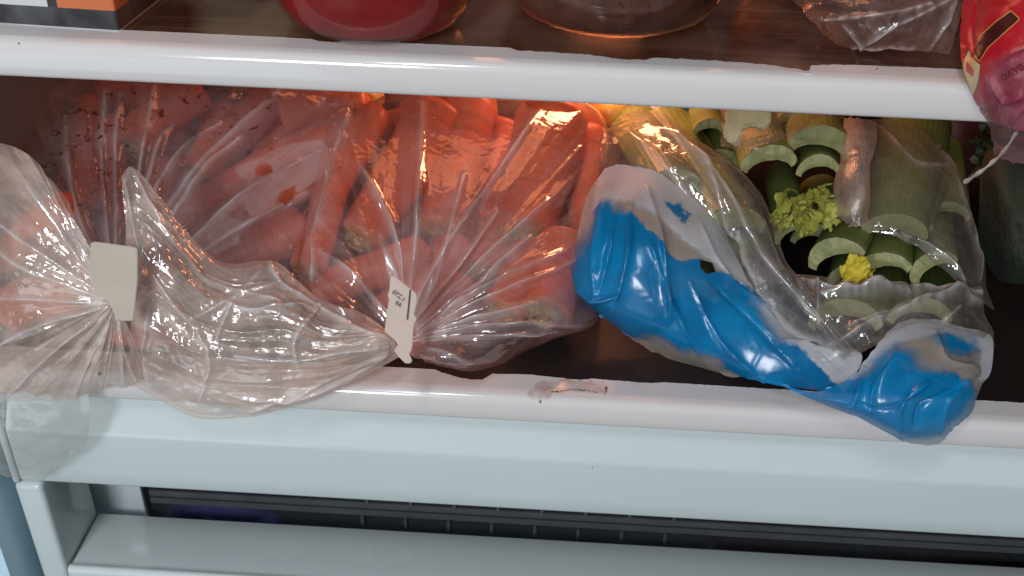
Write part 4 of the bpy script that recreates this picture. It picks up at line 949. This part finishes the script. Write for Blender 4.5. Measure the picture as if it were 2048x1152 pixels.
t = NT('red_package_film'); v = t.coord()
nz = t.math('MULTIPLY', t.math('SUBTRACT', t.noise(60, 3, vec=v), 0.5), 2.0)
c = t.mix(t.noise(30, 3, vec=v), (0.38, 0.007, 0.015), (0.46, 0.010, 0.022))
pk = t.rng(t.math('ADD', t.attr('pink'), t.math('MULTIPLY', nz, 20.0)), -14, 14)
c = t.mix(pk, c, t.mix(t.rng(t.noise(70, 4, vec=v), 0.35, 0.65), (0.24, 0.03, 0.055), (0.42, 0.12, 0.15)))
sh = t.math('ADD', t.attr('stripe'), nz)
c = t.mix(t.rng(sh, -3.5, -2.5), c, (0.50, 0.26, 0.07)); c = t.mix(t.rng(sh, -1.5, -0.5), c, (0.055, 0.008, 0.008))
lb = t.attr('badge'); c = t.mix(t.rng(lb, -2.0, -1.0), c, (0.10, 0.02, 0.01)); c = t.mix(t.rng(lb, 0, 1), c, (0.62, 0.42, 0.20)); c = t.mix(t.rng(t.attr('badge_in'), -0.5, 0.5), c, (0.55, 0.05, 0.05))
M_REDP = t.fin(t.pbr(c, 0.28, t.bump(t.noise(60, 4, vec=v), 0.35, 0.002)))
M_PINKFILM = mat_film('pink_tail_film', 0.25, 0.25, fine=1.0, hazecol=(0.55, 0.30, 0.32), rough=0.12, spec=0.04, tint=(0.9, 0.75, 0.75))
rb = empty('snack_bag', at(2010, 120, 0.0), label='red bag with a dark gold edged stripe drooping over the right of the upper rail', cat='plastic bag')
rows = [
 [(1940, -60, .04), (2000, -60, .02), (2080, -60, .0), (2180, -60, .0)],
 [(1920, 20, .030), (1980, 10, .004), (2060, 0, -.010), (2180, 0, -.01)],
 [(1917, 90, .012), (1970, 90, -.010), (2050, 80, -.022), (2180, 70, -.02)],
 [(1925, 140, .000), (1965, 145, -.014), (2050, 140, -.026), (2180, 130, -.02)],
 [(1945, 195, -.004), (1985, 200, -.016), (2060, 200, -.026), (2180, 200, -.02)],
 [(1965, 225, -.002), (2000, 250, -.012), (2060, 265, -.020), (2180, 270, -.02)]]
film('bag_front', rows, 110, 110, M_REDP, rb, 59, ((26, 0.0045), (80, 0.001)), attr_polys={
 'stripe': [(1942, 100), (1960, 70), (1990, 45), (2020, 22), (2036, 36), (2000, 66), (1972, 92), (1956, 120)],
 'badge': [(1932, 98), (1938, 112), (1959, 130), (1955, 160), (1944, 194), (1930, 170), (1923, 130)],
 'badge_in': [(1931, 122), (1946, 140), (1944, 156), (1930, 142)],
 'pink': [(1985, 130), (2048, 90), (2200, 80), (2200, 300), (1950, 300), (1960, 200), (1975, 150)]},
 creases=[([(1975, 150), (2010, 200), (2048, 190)], .003, 4), ([(2010, 200), (2000, 250)], .003, 4), ([(1985, 130), (2050, 95), (2100, 90)], .003, 3), ([(1950, 0), (1935, 60), (1940, 110)], -.003, 4), ([(2020, 250), (2048, 215), (2100, 200)], .003, 4)])
rows = [
 [(1958, 215, -.002), (1990, 225, -.012), (2050, 235, -.018), (2120, 240, -.02)],
 [(1978, 262, .000), (2005, 272, -.008), (2050, 275, -.014), (2120, 280, -.014)],
 [(1983, 305, .002), (2008, 320, -.004), (2045, 330, -.008), (2120, 340, -.01)]]
film('clear_end', rows, 60, 70, M_PINKFILM, rb, 61, ((40, 0.005), (120, 0.0022)), jag=8)
def tube(name, pts, rad, mat, parent=None, n=50, m=8, flat=1.0, **k):
    P = crom(np.array(pts), n); T = np.gradient(P, axis=0); T /= np.linalg.norm(T, axis=1, keepdims=True); V = []
    for i in range(n):
        a = np.cross(T[i], FW); a /= np.linalg.norm(a); b = np.cross(T[i], a)
        r = rad*(1+0.35*math.sin(i*0.7))
        for j in range(m): V.append(P[i]+a*math.cos(6.283*j/m)*r+b*math.sin(6.283*j/m)*r*flat)
    return mesh_obj(name, V, gridfaces(n, m, True), mat, parent, **k)
tube('twisted_film_strip', [at(1928, 366, -.010), at(1955, 348, -.012), at(1985, 325, -.012), at(2010, 300, -.012), at(2035, 262, -.012), at(2060, 225, -.012)], 0.0008, mat_simple('twisted_film', (0.22, 0.16, 0.14), (0.36, 0.28, 0.25), 200, 0.3, 0.6, 400, 0.001), rb, flat=0.4)

textobj('0AV0', 2026, 145, 22, math.radians(-28), lambda x, y: -0.030, mat_simple('dark_red_ink', (0.12, 0.01, 0.02), (0.14, 0.012, 0.02)), rb)
# meat in clear wrap, onion and clear packet on the upper shelf
blob('wrapped_meat', atz(1770, 45, ZU)+np.array([0.0, 0.045, 0.024]), (0.066, 0.042, 0.030), mat_simple('dark_meat', (0.16, 0.05, 0.045), (0.34, 0.15, 0.13), 60, 0.5, 0.7, 90, 0.003), 31, 0.12, 34, label='brownish red piece of meat in clear wrap on the upper shelf right of the jars', cat='meat')
blob('onion', atz(1575, 12, ZU)+np.array([0.0, 0.045, 0.02]), (0.018, 0.018, 0.019), mat_simple('onion_skin', (0.32, 0.11, 0.05), (0.48, 0.19, 0.09), 50, 0.3, 0.4), 33, 0.04, 30, label='small round brown onion on the upper shelf beside the wrapped meat', cat='onion')
wb = empty('clear_wrap', atz(1780, 95, ZU), label='crinkled clear wrap over the dark meat on the upper shelf', cat='plastic bag')
rows = [
 [(1540, -60, .10), (1660, -60, .07), (1800, -60, .06), (1930, -60, .07)],
 [(1590, 10, .080), (1680, 10, .045), (1800, 10, .035), (1925, 15, .05)],
 [(1640, 60, .065), (1700, 65, .038), (1810, 65, .030), (1915, 70, .042)],
 [(1680, 92, .052), (1730, 98, .040), (1820, 104, .034), (1900, 108, .038)]]
M_WRAP = mat_film('meat_wrap_film', 0.20, 0.34, fine=1.0, hazecol=(0.42, 0.27, 0.24), rough=0.09, spec=0.06)
film('wrap_front', rows, 130, 180, M_WRAP, wb, 67, ((26, 0.005), (80, 0.0026)), creases=[([(1700, 100), (1780, 60), (1900, 0)], .004, 4), ([(1690, 50), (1740, 95), (1830, 100)], .003, 3), ([(1860, 105), (1890, 40), (1910, 0)], .004, 4), ([(1640, 40), (1760, 30), (1860, 10)], .004, 4)])
